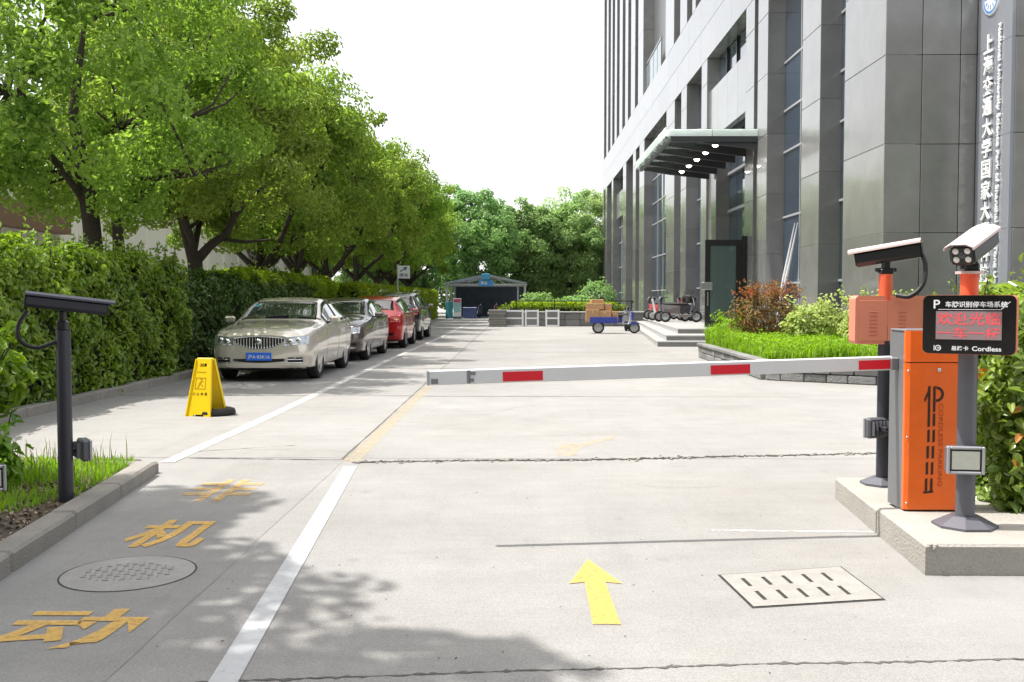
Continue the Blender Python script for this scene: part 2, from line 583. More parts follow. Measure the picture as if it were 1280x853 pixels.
def text_part(name, body, x, z, w, h, m, parent, y=0.0, bold=0.012, extrude=0.0, mtx=None):
    """text filling a box w by h with its lower left at (x, z), standing in the parent's xz plane and facing -y"""
    vs, fs, tw, th = glyphs(body, bold, 0.0 if not extrude else 1.0)
    mb = MB()
    pts = [(x + p[0] / tw * w, y - p[2] * extrude, z + p[1] / th * h) for p in vs]
    mb.add(pts, fs, 0, False, mtx)
    return mb.build(name, m, parent)


# ------------------------------------------------------------------ the setting: ground, joints, markings
rng = np.random.default_rng(7)
random.seed(7)

g = MB().add([(-400, -150, 0), (400, -150, 0), (400, 700, 0), (-400, 700, 0)], [[0, 1, 2, 3]])
ground = tag(g.build('ground', M['road']), kind='structure')


def strip(name, pts, w, m, z=0.004, ragged=0.0, step=0.06):
    """a flat strip along ground points; ragged edges where the joint has broken out"""
    P = [Vector((p[0], p[1], 0)) for p in pts]
    out = [P[0]]
    for a, b in zip(P, P[1:]):
        k = max(1, int((b - a).length / step)) if ragged else 1
        out += [a.lerp(b, (i + 1) / k) for i in range(k)]
    vs, fs = [], []
    for i, p in enumerate(out):
        d = (out[min(i + 1, len(out) - 1)] - out[max(i - 1, 0)]).normalized()
        s = Vector((-d.y, d.x, 0))
        wa = w / 2 + (random.gauss(0, ragged) if ragged else 0)
        wb = w / 2 + (random.gauss(0, ragged) if ragged else 0)
        vs += [tuple(p + s * max(wa, .002) + Vector((0, 0, z))), tuple(p - s * max(wb, .002) + Vector((0, 0, z)))]
    fs = [[2 * i, 2 * i + 1, 2 * i + 3, 2 * i + 2] for i in range(len(out) - 1)]
    return MB().add(vs, fs).build(name, m, ground)


# poured concrete slabs, each with its own tone, over the base sheet
for (x0, x1, y0, y1) in ((-1.54, 1.98, 1.0, 8.82), (-1.54, 4.25, 8.95, 14.6), (-1.54, 4.25, 14.63, 20.35), (-1.54, 4.0, 20.4, 26.6), (-1.54, 4.0, 26.65, 34), (-1.54, 3.9, 34.05, 43),
                         (-2.50, -1.57, 1.0, 8.85), (-6.4, -1.57, 8.98, 14.7), (-5.9, -1.57, 14.75, 20.5), (-5.9, -1.57, 20.55, 26.8), (-5.9, -1.57, 26.85, 34), (-5.8, -1.57, 34.05, 43)):
    n_ = 24
    def edge(p, q):
        return [(p[0] + (q[0] - p[0]) * i / n_ + random.gauss(0, .004), p[1] + (q[1] - p[1]) * i / n_ + random.gauss(0, .004)) for i in range(n_)]
    ring = edge((x0, y0), (x1, y0)) + edge((x1, y0), (x1, y1)) + edge((x1, y1), (x0, y1)) + edge((x0, y1), (x0, y0))
    MB().add([(x, y, .002) for x, y in ring], [list(range(len(ring)))]).build('concrete_slab', M['road'], ground)

# the broken transverse joint, the rough one by the lens and thin sawn joints
_j = [ground_at(x, y) for x, y in ((440, 578.5), (520, 577.5), (610, 576), (700, 576), (800, 574), (900, 571.5), (1000, 569.5), (1098, 567))]
strip('broken_joint', _j, 0.062, M['crack'], 0.0045, 0.022, 0.022)
_w = MB()
for _ in range(150):
    i_ = random.randrange(len(_j) - 1)
    p_ = _j[i_].lerp(_j[i_ + 1], random.random())
    r_ = random.uniform(.008, .028)
    _w.box((p_.x, p_.y + random.gauss(0, .045), .006), (r_ * 1.6, r_, .012), 0, .003, rz=random.uniform(0, 3))
tag(_w.build('joint_rubble', M['kerb'], ground), kind='stuff')
_j = [ground_at(x, y) for x, y in ((200, 858), (300, 852), (480, 846), (640, 840), (800, 836), (950, 831), (1110, 829), (1300, 824))]
strip('rough_joint', _j, 0.009, M['joint'], 0.0045, 0.008, 0.02)
strip('slab_joint', [(-1.52, 8.85), (-3.0, 8.95)], 0.02, M['joint'], 0.004, 0.004)
strip('slab_joint', [(-3.2, 9.25), (-2.2, 9.75)], 0.008, M['joint'], 0.004, 0.006)
strip('slab_joint', [(-6, 14.8), (1.8, 14.6)], 0.016, M['joint'], 0.004, 0.004)
strip('slab_joint', [(-6, 20.6), (4.2, 20.3)], 0.02, M['joint'], 0.004, 0.004)
strip('slab_joint', [(-5.8, 27.0), (4.0, 26.6)], 0.02, M['joint'], 0.004, 0.004)
strip('slab_joint', [(-1.60, 8.9), (-1.62, 50)], 0.018, M['joint'], 0.004, 0.004, 0.2)

# hairline cracks wandering through the slabs
def hairline(x, y, a, n, w):
    pts = [(x, y)]
    for _ in range(n):
        a += random.gauss(0, .35)
        x += math.cos(a) * .09; y += math.sin(a) * .09
        pts.append((x, y))
    strip('hairline_crack', pts, w, M['kerb'], 0.0035, w * .4, .03)


for args in ((.9, 7.7, -.4, 8, .0022), (-2.6, 9.4, .25, 16, .004), (.2, 10.5, .2, 22, .005), (-1.0, 12.3, .1, 26, .007), (2.2, 12.0, 1.2, 20, .006)):
    hairline(*args)

# painted lines
a, b = ground_at(258, 890), ground_at(438, 584)
strip('lane_line', [a, b], 0.112, M['white_paint'], 0.0065)
strip('parking_line', [ground_at(208, 579), ground_at(308, 534.5), ground_at(488, 449.5), ground_at(552, 421.6), (-2.95, 62)], 0.13, M['white_paint_worn'], 0.0065)
strip('lane_line', [(-1.50, 8.75), (-1.50, 16.4)], 0.15, M['yellow_paint_worn'], 0.0065)

# straight arrow on the entry lane, and a worn turning arrow beyond the joint
xa, y0, y1, y2 = 0.385, 4.36, 5.02, 5.47
MB().add([(xa - .062, y0, .0065), (xa + .062, y0, .0065), (xa + .05, y1, .0065), (xa + .135, y1 - .03, .0065), (xa - .01, y2, .0065), (xa - .135, y1 - .03, .0065), (xa - .055, y1, .0065)],
         [list(range(7))]).build('arrow_marking', M['yellow_paint'], ground)
q = [ground_at(x, y) for x, y in ((697, 572), (694, 560), (712, 552), (722, 556), (768, 545), (768, 549), (728, 560), (716, 571))]
MB().add([(p.x, p.y, .0065) for p in q], [list(range(8))]).build('arrow_marking', M['yellow_paint_worn'], ground)


def road_char(ch, X, y0, y1, w, m='yellow_paint'):
    vs, fs, tw, th = glyphs(ch, 0.022)
    MB().add([(X + (p[0] / tw - .5) * w, y0 + p[1] / th * (y1 - y0), .0065) for p in vs], fs).build('painted_character', M[m], ground)


road_char('动', -1.965, 4.03, 4.56, 0.57)
road_char('机', -2.135, 5.70, 6.42, 0.48)
road_char('非', -2.235, 7.02, 7.86, 0.50, 'yellow_paint_faint')

# loose grit and fallen bits on the concrete
P = []
for _ in range(90):
    p = ground_at(random.uniform(150, 1150), random.uniform(600, 850))
    P.append((p.x, p.y, 0.004))
P = np.array(P)
debris = link('loose_grit', leaves_mesh('loose_grit', P, np.tile([[0, 0, 1.0]], (len(P), 1)) + rng.normal(0, .3, (len(P), 3)), rng.uniform(.004, .015, len(P)), rng.uniform(.003, .008, len(P)), M['joint'], rng))
tag(debris, 'scattered dark grit and leaf bits on the concrete', 'grit', kind='stuff')


# cast iron manhole cover in the lane
def manhole():
    c = ground_at(161, 717)
    t = thing('manhole_cover', 'round grey manhole cover set into the lane between the yellow characters', 'manhole cover', (c.x, c.y, 0))
    r = 0.335
    MB().lathe([(r, .0045), (r + .009, .0045)], 48).build('gap_ring', M['crack'], t)
    MB().lathe([(0.0, .007), (r - .006, .007), (r, .004)], 48).build('cover_disc', mat('cast_cover', (0.29, 0.285, 0.27), 0.8, var=0.15, vscale=10, bump=0.4, bscale=80), t)
    mm = mat('cover_relief', (0.22, 0.215, 0.205), 0.75, var=0.2, vscale=20)
    m2 = MB()
    k = 0
    for i in range(-5, 6):
        for j in range(-3, 4):
            x, y = i * .042, j * .05 + (i % 2) * .02
            if (x / .24) ** 2 + (y / .19) ** 2 < 1:
                if (i + j) % 2:
                    m2.box((x, y, .0085), (.030, .006, .003), 0, .001)
                    m2.box((x - .008, y + .012, .0085), (.006, .020, .003), 0, .001)
                else:
                    m2.box((x, y, .0085), (.006, .036, .003), 0, .001)
    tag(m2.build('raised_pattern', mm, t), kind='stuff')
    t.rotation_euler.z = 0.15


manhole()


def drain():
    c4 = [ground_at(x, y) for x, y in ((942, 760), (1103, 750), (1050, 710), (900.6, 720.3))]
    c = sum(c4, Vector()) / 4
    t = thing('drain_cover', 'pale stone drain cover with ten short slots in the entry lane', 'drain cover', (c.x, c.y, 0))
    o = [p - c for p in c4]

    def uv(u, v, z):
        p = o[0].lerp(o[1], u).lerp(o[3].lerp(o[2], u), v)
        return (p.x, p.y, z)
    MB().add([uv(-.018, -.03, .0035), uv(1.018, -.03, .0035), uv(1.018, 1.03, .0035), uv(-.018, 1.03, .0035)], [[0, 1, 2, 3]]).build('gap', M['crack'], t)
    sl = []
    for row, v0 in ((0, .16), (1, .58)):
        for i in range(5):
            sl.append((.12 + i * .165 + row * .0, v0))
    # slab with real slots: a grid of faces leaving the slots open over a dark pan
    us = sorted({0, 1, *[round(u, 4) for u, v in sl], *[round(u + .032, 4) for u, v in sl]})
    vs_ = sorted({0, .16, .42, .58, .84, 1})
    mb = MB()
    for i in range(len(us) - 1):
        for j in range(len(vs_) - 1):
            hole = any(abs(us[i] - u) < 1e-6 and vs_[j] in (.16, .58) for u, v in sl)
            if hole:
                u0, u1, v0, v1 = us[i], us[i + 1], vs_[j], vs_[j + 1]
                lo = [uv(u0, v0, .0045), uv(u1, v0, .0045), uv(u1, v1, .0045), uv(u0, v1, .0045)]
                mb.add(lo, [[0, 1, 2, 3]], 1)
            else:
                mb.add([uv(us[i], vs_[j], .007), uv(us[i + 1], vs_[j], .007), uv(us[i + 1], vs_[j + 1], .007), uv(us[i], vs_[j + 1], .007)], [[0, 1, 2, 3]], 0)
    mb.build('slotted_slab', [mat('drain_slab', (0.285, 0.275, 0.255), 0.85, var=0.18, vscale=8, bump=0.4, bscale=90, spots=(160, .25)), M['crack']], t)


drain()


# ------------------------------------------------------------------ kerbed bed beside the exit camera
bed_a, bed_b = Vector((-2.62, 4.6, 0)), Vector((-2.985, 8.09, 0))
KH = 0.115
kerb = tag(MB().prism([(-3.6, 3.2), (-2.56, 3.2), (bed_b.x - .05, bed_b.y - .03), (-3.25, 8.45), (-4.4, 8.55), (-6.5, 8.5), (-6.5, 3.2)], 0.0, 0.07).build('flower_bed', M['soil']), kind='structure')
kerb_root = thing('bed_kerb', 'low concrete kerb edging the grass bed under the dark camera pole', 'kerb', (bed_a.x, bed_a.y, 0))
dirv = (bed_b - bed_a).normalized()
s0 = -1.4
for ln in (1.0, 0.98, 1.0, 0.96, 0.98):
    ln = min(ln, (bed_b - bed_a).length - s0)
    if ln <= 0.05:
        break
    c = dirv * (s0 + ln / 2) + Vector((-dirv.y, dirv.x, 0)) * 0.085
    link('kerb_stone', block((0.17, ln - .012, KH + .04), .018, M['kerb']), kerb_root, (c.x, c.y, KH / 2 - .02), (random.uniform(-.004, .004), random.uniform(-.01, .01), math.atan2(-dirv.x, dirv.y)))
    s0 += ln
end = Vector((bed_b.x - bed_a.x - .10, bed_b.y - bed_a.y + .02, 0))
for k, (dx, dy, rz) in enumerate(((-.35, .10, 1.4), (-1.15, .19, 1.52), (-2.0, .22, 1.56), (-2.9, .22, 1.57))):
    link('kerb_stone', block((0.15, .86, KH + .02), .018, M['kerb']), kerb_root, (end.x + dx, end.y + dy, KH / 2 - .03), (0, 0, rz))


def bed_points(n, x0, x1, y0, y1, edge):
    P = np.stack([rng.uniform(x0, x1, n), rng.uniform(y0, y1, n), np.full(n, .068)], 1)
    return P[edge(P)]


edge_in = lambda P: P[:, 0] < -2.62 + (P[:, 1] - 4.6) * (-.365 / 3.49) - .22
P = bed_points(15000, -5.5, -2.7, 6.3, 8.3, edge_in)
den = np.sin(P[:, 0] * 5) * np.sin(P[:, 1] * 4 + 1) + (P[:, 1] - 6.9) * 1.3 - np.maximum(0, P[:, 0] + 3.3) * 1.2
P = P[den > rng.uniform(-.8, .9, len(P))]
tag(link('bed_grass', blades_mesh('bed_grass', P, rng.uniform(.03, .10, len(P)), M['grass'], rng, .005, .7)), 'ragged green grass in the kerbed bed by the camera pole', 'grass', kind='stuff')
P = bed_points(220, -5.2, -2.75, 7.2, 8.3, edge_in)
tag(link('tall_dry_grass', blades_mesh('tall_dry_grass', P, rng.uniform(.12, .34, len(P)), M['grass_dry'], rng, .004, .5)), 'sparse pale grass stalks rising from the kerbed bed', 'grass', kind='stuff')
P = bed_points(2600, -4.6, -2.75, 4.2, 7.4, edge_in)
P[:, 2] += .012
tag(link('leaf_litter', leaves_mesh('leaf_litter', P, np.tile([[0, 0, 1.0]], (len(P), 1)) + rng.normal(0, .45, (len(P), 3)), rng.uniform(.02, .055, len(P)), rng.uniform(.012, .03, len(P)),
    mat('dry_leaf', (0.27, 0.21, 0.14), 0.8, island=0.5), rng)), 'dry fallen leaves strewn over the bare soil of the bed', 'leaf litter', kind='stuff')


# ------------------------------------------------------------------ barrier island
def island():
    t = thing('barrier_island', 'raised concrete island carrying the orange barrier box and two poles', 'traffic island', (2.04, 5.17, 0))
    m = M['island']
    H = 0.165
    # three poured lengths with a joint between, near face towards the lane
    for (ya, yb, xa_, xb_, h) in ((5.17, 6.09, 2.12, 2.195, H), (6.105, 7.18, 2.195, 2.285, H - .012)):
        mb = MB()
        poly = [(xa_, ya), (4.9, ya - .02), (4.9, yb), (xb_, yb)]
        n = 4
        c = .014
        vs = [(x, y, -0.01) for x, y in poly] + [(x, y, h - c) for x, y in poly]
        ins = [(xa_ + c, ya + c), (4.9, ya - .02 + c), (4.9, yb - c * .3), (xb_ + c, yb - c * .3)]
        vs += [(x, y, h) for x, y in ins]
        fs = [[i, (i + 1) % 4, 4 + (i + 1) % 4, 4 + i] for i in range(4)] + [[4 + i, 4 + (i + 1) % 4, 8 + (i + 1) % 4, 8 + i] for i in range(4)] + [[8, 9, 10, 11]]
        vs = [(x - 2.04, y - 5.17, z) for x, y, z in vs]
        mb.add(vs, fs)
        mb.build('concrete_slab', m, t)
    # chipped corner rubble
    mb = MB()
    for k in range(14):
        mb.box((random.uniform(.085, .145), random.uniform(-.004, .02), random.uniform(.11, .16)), (random.uniform(.01, .025),) * 3, 0, .004, rz=random.random())
    mb.build('chipped_corner', M['island'], t)


island()
strip('pale_line', [(1.2, 6.16), (1.7, 6.15), (2.19, 6.13)], 0.03, M['white_paint_worn'], 0.004, 0.006)  # narrow pale strip across the lane up to the island


# ------------------------------------------------------------------ the office building
def office():
    BX, BY = 7.5, 20.7
    t = thing('office_building', 'grey granite office block with deep piers and glazed bays', 'building', (BX, BY, 0))
    G = M['granite']

    def blk(name, a, b, m, ch=0.008):
        return put_block(name, [a[0] - BX, a[1] - BY, a[2]], [b[0] - BX, b[1] - BY, b[2]], m, t, ch)
    ZJ = [0.0, 0.98, 2.80, 4.62, 6.44, 8.26, 10.08, 11.05]
    FB, FT, TOP = 11.05, 13.8, 34.0
    GX = 8.04
    # mass behind the glazing
    mb = MB()
    mb.box2((GX + .12 - BX, .3, 0), (22, 70.2, TOP))
    mb.box2((9.45 - BX, -1.35, 0), (20, .2, 15.0))
    mb.build('core_wall', M['granite_dark'], t)
    # piers: courses of granite round a recessed core
    piers = [(20.72, 23.3), (25.2, 26.8), (30.55, 31.8), (32.3, 33.5), (40.4, 41.6), (45.3, 46.8), (48.8, 51.5), (60.6, 63.0), (65.0, 66.6),
             (70.9, 73.0), (80.7, 82.0), (86.4, 88.0), (89.4, 91.0)]
    for (a, b) in piers:
        q = MB()
        q.box2((.012, a - BY + .012, 0), (GX + .1 - BX, b - BY - .02, FB))
        q.build('pier_core', M['granite_joint'], t)
        for z0, z1 in zip(ZJ, ZJ[1:]):
            blk('granite_block', (7.5, a, z0 + .005), (GX + .06 + (.15 if a < 21 else 0), b, z1 - .005), G)
    # inner pier beside the entrance bay
    q = MB(); q.box2((.12, 38.92 - BY, 0), (.66, 40.3 - BY, 7.7)); q.build('pier_core', M['granite_joint'], t)
    for z0, z1 in zip(ZJ, [0.98, 2.8, 4.62, 6.44, 7.7]):
        blk('granite_block', (7.6, 38.9, z0 + .005), (8.2, 40.38, z1 - .005), G)
    # panels on the end wall and its jutting wing that carries the sign
    for (x0, x1) in ((8.26, 9.03), (9.04, 9.37)):
        for z0, z1 in zip(ZJ + [12.8], (ZJ + [12.8, 14.6])[1:]):
            blk('stone_panel', (x0, 20.705, z0 + .005), (x1 - .006, 20.95, z1 - .005), M['granite_dark'] if False else G)
    for z0, z1 in zip(ZJ + [12.8], (ZJ + [12.8, 14.6])[1:]):
        blk('sign_panel', (9.37, 19.27, z0 + .002), (9.445, 20.70, z1 - .002), M['sign_stone'], .003)
        for k in range(5):
            blk('stone_panel', (9.45 + k * .8, 19.262, z0 + .005), (9.45 + k * .8 + .79, 19.34, z1 - .005), G)
    # fascia band: two courses
    y = 20.72
    while y < 90.9:
        y2 = min(y + 3.02, 91.0)
        for z0, z1 in ((FB, FB + 1.37), (FB + 1.37, FT)):
            blk('fascia_stone', (7.5, y + .005, z0 + .005), (8.6, y2 - .005, z1 - .004), G, .006)
        y = y2
    # glazed bays: panes, transoms, mullions
    ZT = [0.15, 1.9, 3.9, 5.86, 7.1, 8.55, FB]
    bays = [(23.3, 25.2, 1), (26.8, 30.55, 2), (31.8, 32.3, 1), (41.6, 45.3, 2), (46.8, 48.8, 1), (51.5, 60.6, 4), (63.0, 65.0, 1), (66.6, 70.9, 2),
            (73.0, 80.7, 4), (82.0, 86.4, 2), (88.0, 89.4, 1)]
    for (a, b, k) in bays:
        w = (b - a) / k
        for z in ZT:
            blk('transom', (GX - .04, a + .003, z - .03), (GX + .055, b - .003, z + .03), M['win_frame'], 0)
        for i in range(1, k):
            for z0, z1 in zip(ZT, ZT[1:]):
                blk('mullion', (GX - .05, a + i * w - .025, z0 + .036), (GX + .06, a + i * w + .025, z1 - .036), M['win_frame'], 0)
        for i in range(k):
            for z0, z1 in zip(ZT, ZT[1:]):
                blk('window_pane', (GX, a + i * w + .02, z0 + .03), (GX + .05, a + (i + 1) * w - .02, z1 - .03), M['win'], 0)
    # entrance bay and its twin farther on: high spandrel panel with clerestory over
    for (a, b, deep) in ((33.5, 40.4, 8.3), (73.3, 80.4, 7.95)):
        n = 4
        w = (b - a) / n
        for i in range(n):
            blk('spandrel_panel', (7.6 if deep > 8 else 7.75, a + i * w + .005, 7.75), (7.85, a + (i + 1) * w - .005, 9.7), G)
            blk('clerestory_pane', (8.0, a + i * w + .03, 9.75), (8.03, a + (i + 1) * w - .03, 11.0), M['win'], 0)
            blk('clerestory_mullion', (7.93, a + i * w - .03, 9.7), (7.99, a + i * w + .03, 11.04), M['black_frame'], 0)
    # entrance bay glazing behind the doors
    for i in range(4):
        y0_ = 33.5 + i * 1.35
        for z0, z1 in ((.5, 3.3), (3.4, 4.75), (4.85, 6.2), (6.3, 7.7)):
            blk('window_pane', (8.12, y0_ + .04, z0), (8.16, y0_ + 1.31, z1), M['win'], 0)
        for z in (3.35, 4.8, 6.25):
            blk('window_transom', (8.05, y0_ + .01, z - .05), (8.11, y0_ + 1.34, z + .05), M['win_frame'], 0)
    # upper storeys: granite fins, dark bays behind
    fins = [(41.2, 41.8), (43.2, 44.0), (45.4, 47.3), (49.2, 52.0), (61.4, 64.0), (65.7, 68.1), (70.0, 71.8), (73.8, 75.9), (78.0, 79.7), (81.8, 83.3), (85.6, 87.2), (89.7, 91.0)]
    yy = 39.3
    while yy > 21:
        fins.insert(0, (yy - 1.2, yy)); yy -= 2.9
    zs = [FT, 17.8, 21.8, 25.8, 29.8, TOP]
    for (a, b) in fins:
        for z0, z1 in zip(zs, zs[1:]):
            blk('granite_fin', (7.5, a, z0 + .006), (8.25, b, z1 - .006), G)
    for (p, q_) in zip(fins, fins[1:]):
        if q_[0] < 42 or abs(p[1] - 52) < .1:
            continue
        for z0, z1 in zip(zs, zs[1:]):
            blk('window_pane', (8.07, p[1] + .02, z0 + .5), (8.11, q_[0] - .02, z1 - .05), M['win'], 0)
            blk('spandrel', (8.0, p[1] + .01, z0), (8.12, q_[0] - .01, z0 + .48), M['canopy_steel'], 0)
    # loggia with a glass balustrade
    blk('loggia_floor', (7.6, 52.02, FT), (8.2, 61.38, FT + .12), M['granite_dark'], 0)
    for i in range(4):
        blk('balustrade_pane', (7.70, 55 + i * 1.6, FT + .2), (7.72, 55 + i * 1.6 + 1.55, FT + 1.75), glassb, 0)
        blk('balustrade_post', (7.68, 55 + i * 1.6 - .04, FT + .1), (7.74, 55 + i * 1.6 + .0, FT + 1.85), M['steel'], 0)
    blk('balustrade_rail', (7.67, 54.9, FT + 1.8), (7.75, 61.38, FT + 1.88), M['steel'], 0)
    # white raised lettering and a round emblem on the jutting wing
    rot = Matrix.Translation((9.37 - BX, 0, 0)) @ Matrix.Rotation(-math.pi / 2, 4, 'Z')      # local +x runs towards the viewer
    def sign_text(name, body, yc, z, w, h, ex=.035, spin=False):
        vs, fs, tw, th = glyphs(body, .02, 1.0)
        mb_ = MB()
        pts = []
        for p in vs:
            u, v = (p[0] / tw - .5), (p[1] / th - .5)
            if spin:
                u, v = v, -u
            pts.append((-.012 - ex * (1 + p[2]) / 2 + 9.37 - BX, yc - u * w - BY, z + v * h))
        mb_.add(pts, fs)
        o_ = mb_.build(name, M['white_letter'], t)
        if spin:
            o_['kind'] = 'stuff'
    for i, ch in enumerate('上海交通大学国家大学科技园'):
        sign_text('sign_character', ch, 20.15, 6.52 - i * .415, .38, .37)
    sign_text('sign_inscription', 'National University Science Park of Shanghai Jiao Tong University', 19.70, 3.95, .15, 5.7, .03, True)
    e = MB()
    mx = Matrix.Translation((9.37 - BX - .03, 20.1 - BY, 7.42)) @ Matrix.Rotation(-math.pi / 2, 4, 'Y')
    e.lathe([(0, .0), (.34, .0), (.36, -.03), (.36, -.09), (.0, -.09)][::-1], 40, 0, mx, False)
    e.build('emblem', M['white_letter'], t)
    e = MB(); mx2 = Matrix.Translation((9.37 - BX - .034, 20.1 - BY, 7.42)) @ Matrix.Rotation(-math.pi / 2, 4, 'Y')
    e.lathe([(.27, 0), (.32, 0)], 40, 0, mx2, False)
    for k in range(12):
        a_ = k * math.pi / 6
        e.box((.2 * math.cos(a_), .2 * math.sin(a_), 0.001), (.09, .03, .002), 0, 0, mx2, rz=a_)
    e.build('emblem_print', M['blue_emblem'], t)
    return t


glassb = glass_mat('balustrade_glass', (0.55, 0.62, 0.64), 0.55)
office()


def entrance_steps():
    t = thing('entrance_steps', 'three pale granite steps leading to the office entrance', 'steps', (4.12, 29.8, 0))
    for k, (x0, y0_, dx) in enumerate(((4.12, 29.8, 1.5), (4.48, 30.45, 1.35), (5.08, 32.05, 1.0))):
        z0, z1 = k * .157, (k + 1) * .157
        yy = y0_
        n = 7
        ye = 50.0 - k * .4
        for i in range(n):
            ya, yb = y0_ + (ye - y0_) * i / n, y0_ + (ye - y0_) * (i + 1) / n
            xa_, xb_ = x0 + dx * i / n, x0 + dx * (i + 1) / n
            xe = 7.48
            poly = [(xa_, ya + .004), (xe, ya + .004), (xe, yb - .004), (xb_, yb - .004)]
            mb = MB().prism([(x - 4.12, y - 29.8) for x, y in poly], z0 + .001, z1 - .04, 1)
            nose = [(xa_ - .02, ya + (-.02 if i == 0 else .003)), (xe, ya + (-.02 if i == 0 else .003)), (xe, yb - .003), (xb_ - .02, yb - .003)]
            mb.prism([(x - 4.12, y - 29.8) for x, y in nose], z1 - .04, z1, 0)
            mb.build('step_slab', [M['step_stone'], M['granite']], t)
    return t


entrance_steps()


def canopy():
    X0, X1, Y0, Y1, Z = 4.72, 7.49, 31.7, 39.9, 6.5
    t = thing('glass_canopy', 'steel and frosted glass entrance canopy with lit downlights on the facade', 'canopy', (X1, Y0, Z))
    S = lambda x, y, z: (x - X1, y - Y0, z - Z)
    n = 5
    pit = (Y1 - Y0) / n
    for i in range(n + 1):
        y = Y0 + .12 + i * (Y1 - Y0 - .24) / n
        # tapering beam
        mb = MB()
        w = .055
        p = [(X0 + .12, Z + .02), (X0 + .12, Z + .14), (X1, Z + .14), (X1, Z - .34), (X0 + 1.2, Z - .16)]
        vs = [S(x, y - w, z) for x, z in p] + [S(x, y + w, z) for x, z in p]
        mb.add(vs, [[0, 1, 2, 3, 4], [9, 8, 7, 6, 5]] + [[k, (k + 5), (k + 1) % 5 + 5, (k + 1) % 5] for k in range(5)])
        mb.build('beam', M['canopy_steel'], t)
        f = MB()
        for xx in (X0 + .1, X0 + .95, X1 - .5):
            f.lathe([(0, .0), (.075, .0), (.075, .03), (0, .03)], 12, 0, Matrix.Translation(S(xx, y, Z + .255)))
            f.cyl(S(xx, y, Z + .14), S(xx, y, Z + .26), .02, 8)
            f.box(S(xx, y, Z + .2), (.26, .03, .03), 0, 0, None, .785); f.box(S(xx, y, Z + .205), (.26, .03, .03), 0, 0, None, -.785)
        f.build('spider_fitting', M['steel'], t)
        b = MB()
        b.box(S(X0 + .02, y, Z + .16), (.2, .06, .22), 0, .01)
        b.lathe([(0, -.05), (.085, -.05), (.085, .05), (0, .05)], 14, 0, Matrix.Translation(S(X0 - .02, y, Z + .14)) @ Matrix.Rotation(math.pi / 2, 4, 'X'))
        b.build('end_bracket', M['white_letter'], t)
    # soffit boards inboard, glass sheets over
    for i in range(n):
        ya, yb = Y0 + .12 + i * (Y1 - Y0 - .24) / n + .06, Y0 + .12 + (i + 1) * (Y1 - Y0 - .24) / n - .06
        put_block('soffit_panel', S(X0 + 1.1, ya, Z + .03), S(X1, yb, Z + .075), M['canopy_steel'], t, 0)
        put_block('glass_sheet', S(X0 - .12, ya - .05, Z + .285), S(X0 + 1.35, yb + .05, Z + .305), M['canopy_glass'], t, 0)
        put_block('glass_sheet', S(X0 + 1.37, ya - .05, Z + .285), S(X1, yb + .05, Z + .305), M['canopy_glass'], t, 0)
        yl = Y0 + .35 + i * 1.66
        MB().lathe([(.0, -.075), (.05, -.065), (.085, -.035), (.10, 0)], 18).build('downlight', M['lamp'], t, S(6.23, yl, Z - .16))
        MB().lathe([(.102, -.004), (.125, -.004), (.125, .03), (.05, .05), (.05, .16)], 18).build('downlight_housing', M['canopy_steel'], t, S(6.23, yl, Z - .16))
    # upright glass edge bands and the edge beam
    for k in range(2):
        xa_, xb_ = X0 - .1 + k * 1.45, X0 - .1 + (k + 1) * 1.45 - .02
        put_block('edge_backing', S(xa_, Y0 - .015, Z + .06), S(min(xb_, X1), Y0 + .0, Z + .27), M['frosted'], t, 0)
    for i in range(n):
        put_block('edge_glass', S(X0 - .13, Y0 + i * pit + .02, Z + .08), S(X0 - .11, Y0 + (i + 1) * pit - .02, Z + .34), M['frosted'], t, 0)
    MB().box2(S(X0 + .04, Y0 + .02, Z - .02), S(X0 + .14, Y1, Z + .1)).build('edge_beam', M['canopy_steel'], t)
    MB().box2(S(X0 + .04, Y0 + .0, Z - .12), S(X1, Y0 + .1, Z + .05)).build('edge_beam', M['canopy_steel'], t)


canopy()


def entrance_door():
    X0, X1, Y0, Z0, Z1 = 6.12, 7.30, 33.0, .472, 3.38
    t = thing('glass_door', 'black framed glass door standing open under the entrance canopy', 'door', (X0, Y0, Z0))
    S = lambda x, y, z: (x - X0, y - Y0, z - Z0)
    F = M['black_frame']

    def fr(name, a, b):
        put_block(name, S(*a), S(*b), F, t, .006)
    fr('door_stile', (X0, Y0, Z0 + .02), (X0 + .17, Y0 + .08, Z1))
    fr('door_stile', (X1 - .17, Y0, Z0 + .02), (X1, Y0 + .08, Z1))
    fr('door_head', (X0 + .172, Y0 + .004, Z1 - .2), (X1 - .172, Y0 + .076, Z1))
    fr('door_foot', (X0 + .172, Y0 + .004, Z0 + .02), (X1 - .172, Y0 + .076, Z0 + .22))
    fr('door_jamb', (X1 + .01, Y0 + .0, Z0), (7.49, Y0 + .2, Z1 + .12))
    put_block('door_glass', S(X0 + .16, Y0 + .03, Z0 + .2), S(X1 - .16, Y0 + .05, Z1 - .19), M['door_glass'], t, 0)
    put_block('door_plate', S(X0 - .12, Y0 - .05, 1.72), S(X0 + .24, Y0 - .004, 1.98), M['steel'], t, .02)
    put_block('door_handle', S(X0 + .06, Y0 - .06, 1.2), S(X0 + .10, Y0 - .006, 1.66), M['steel'], t, .0065)
    return t


entrance_door()


t = thing('window_streak', 'two slanted white tubes added as a pale streak in the window bay by the red shrub', 'window streak', (7.85, 29.6, 0))  # made-up tubes standing in for a white diagonal streak in the glass
for dy in (0, .30):
    MB().tube([(-.10, .75 - dy, .36), (-.02, .1 - dy, 2.0), (.06, -.75 - dy, 3.6)], [.02, .05, .012], 8).build('streak_tube', M['white_letter'], t)


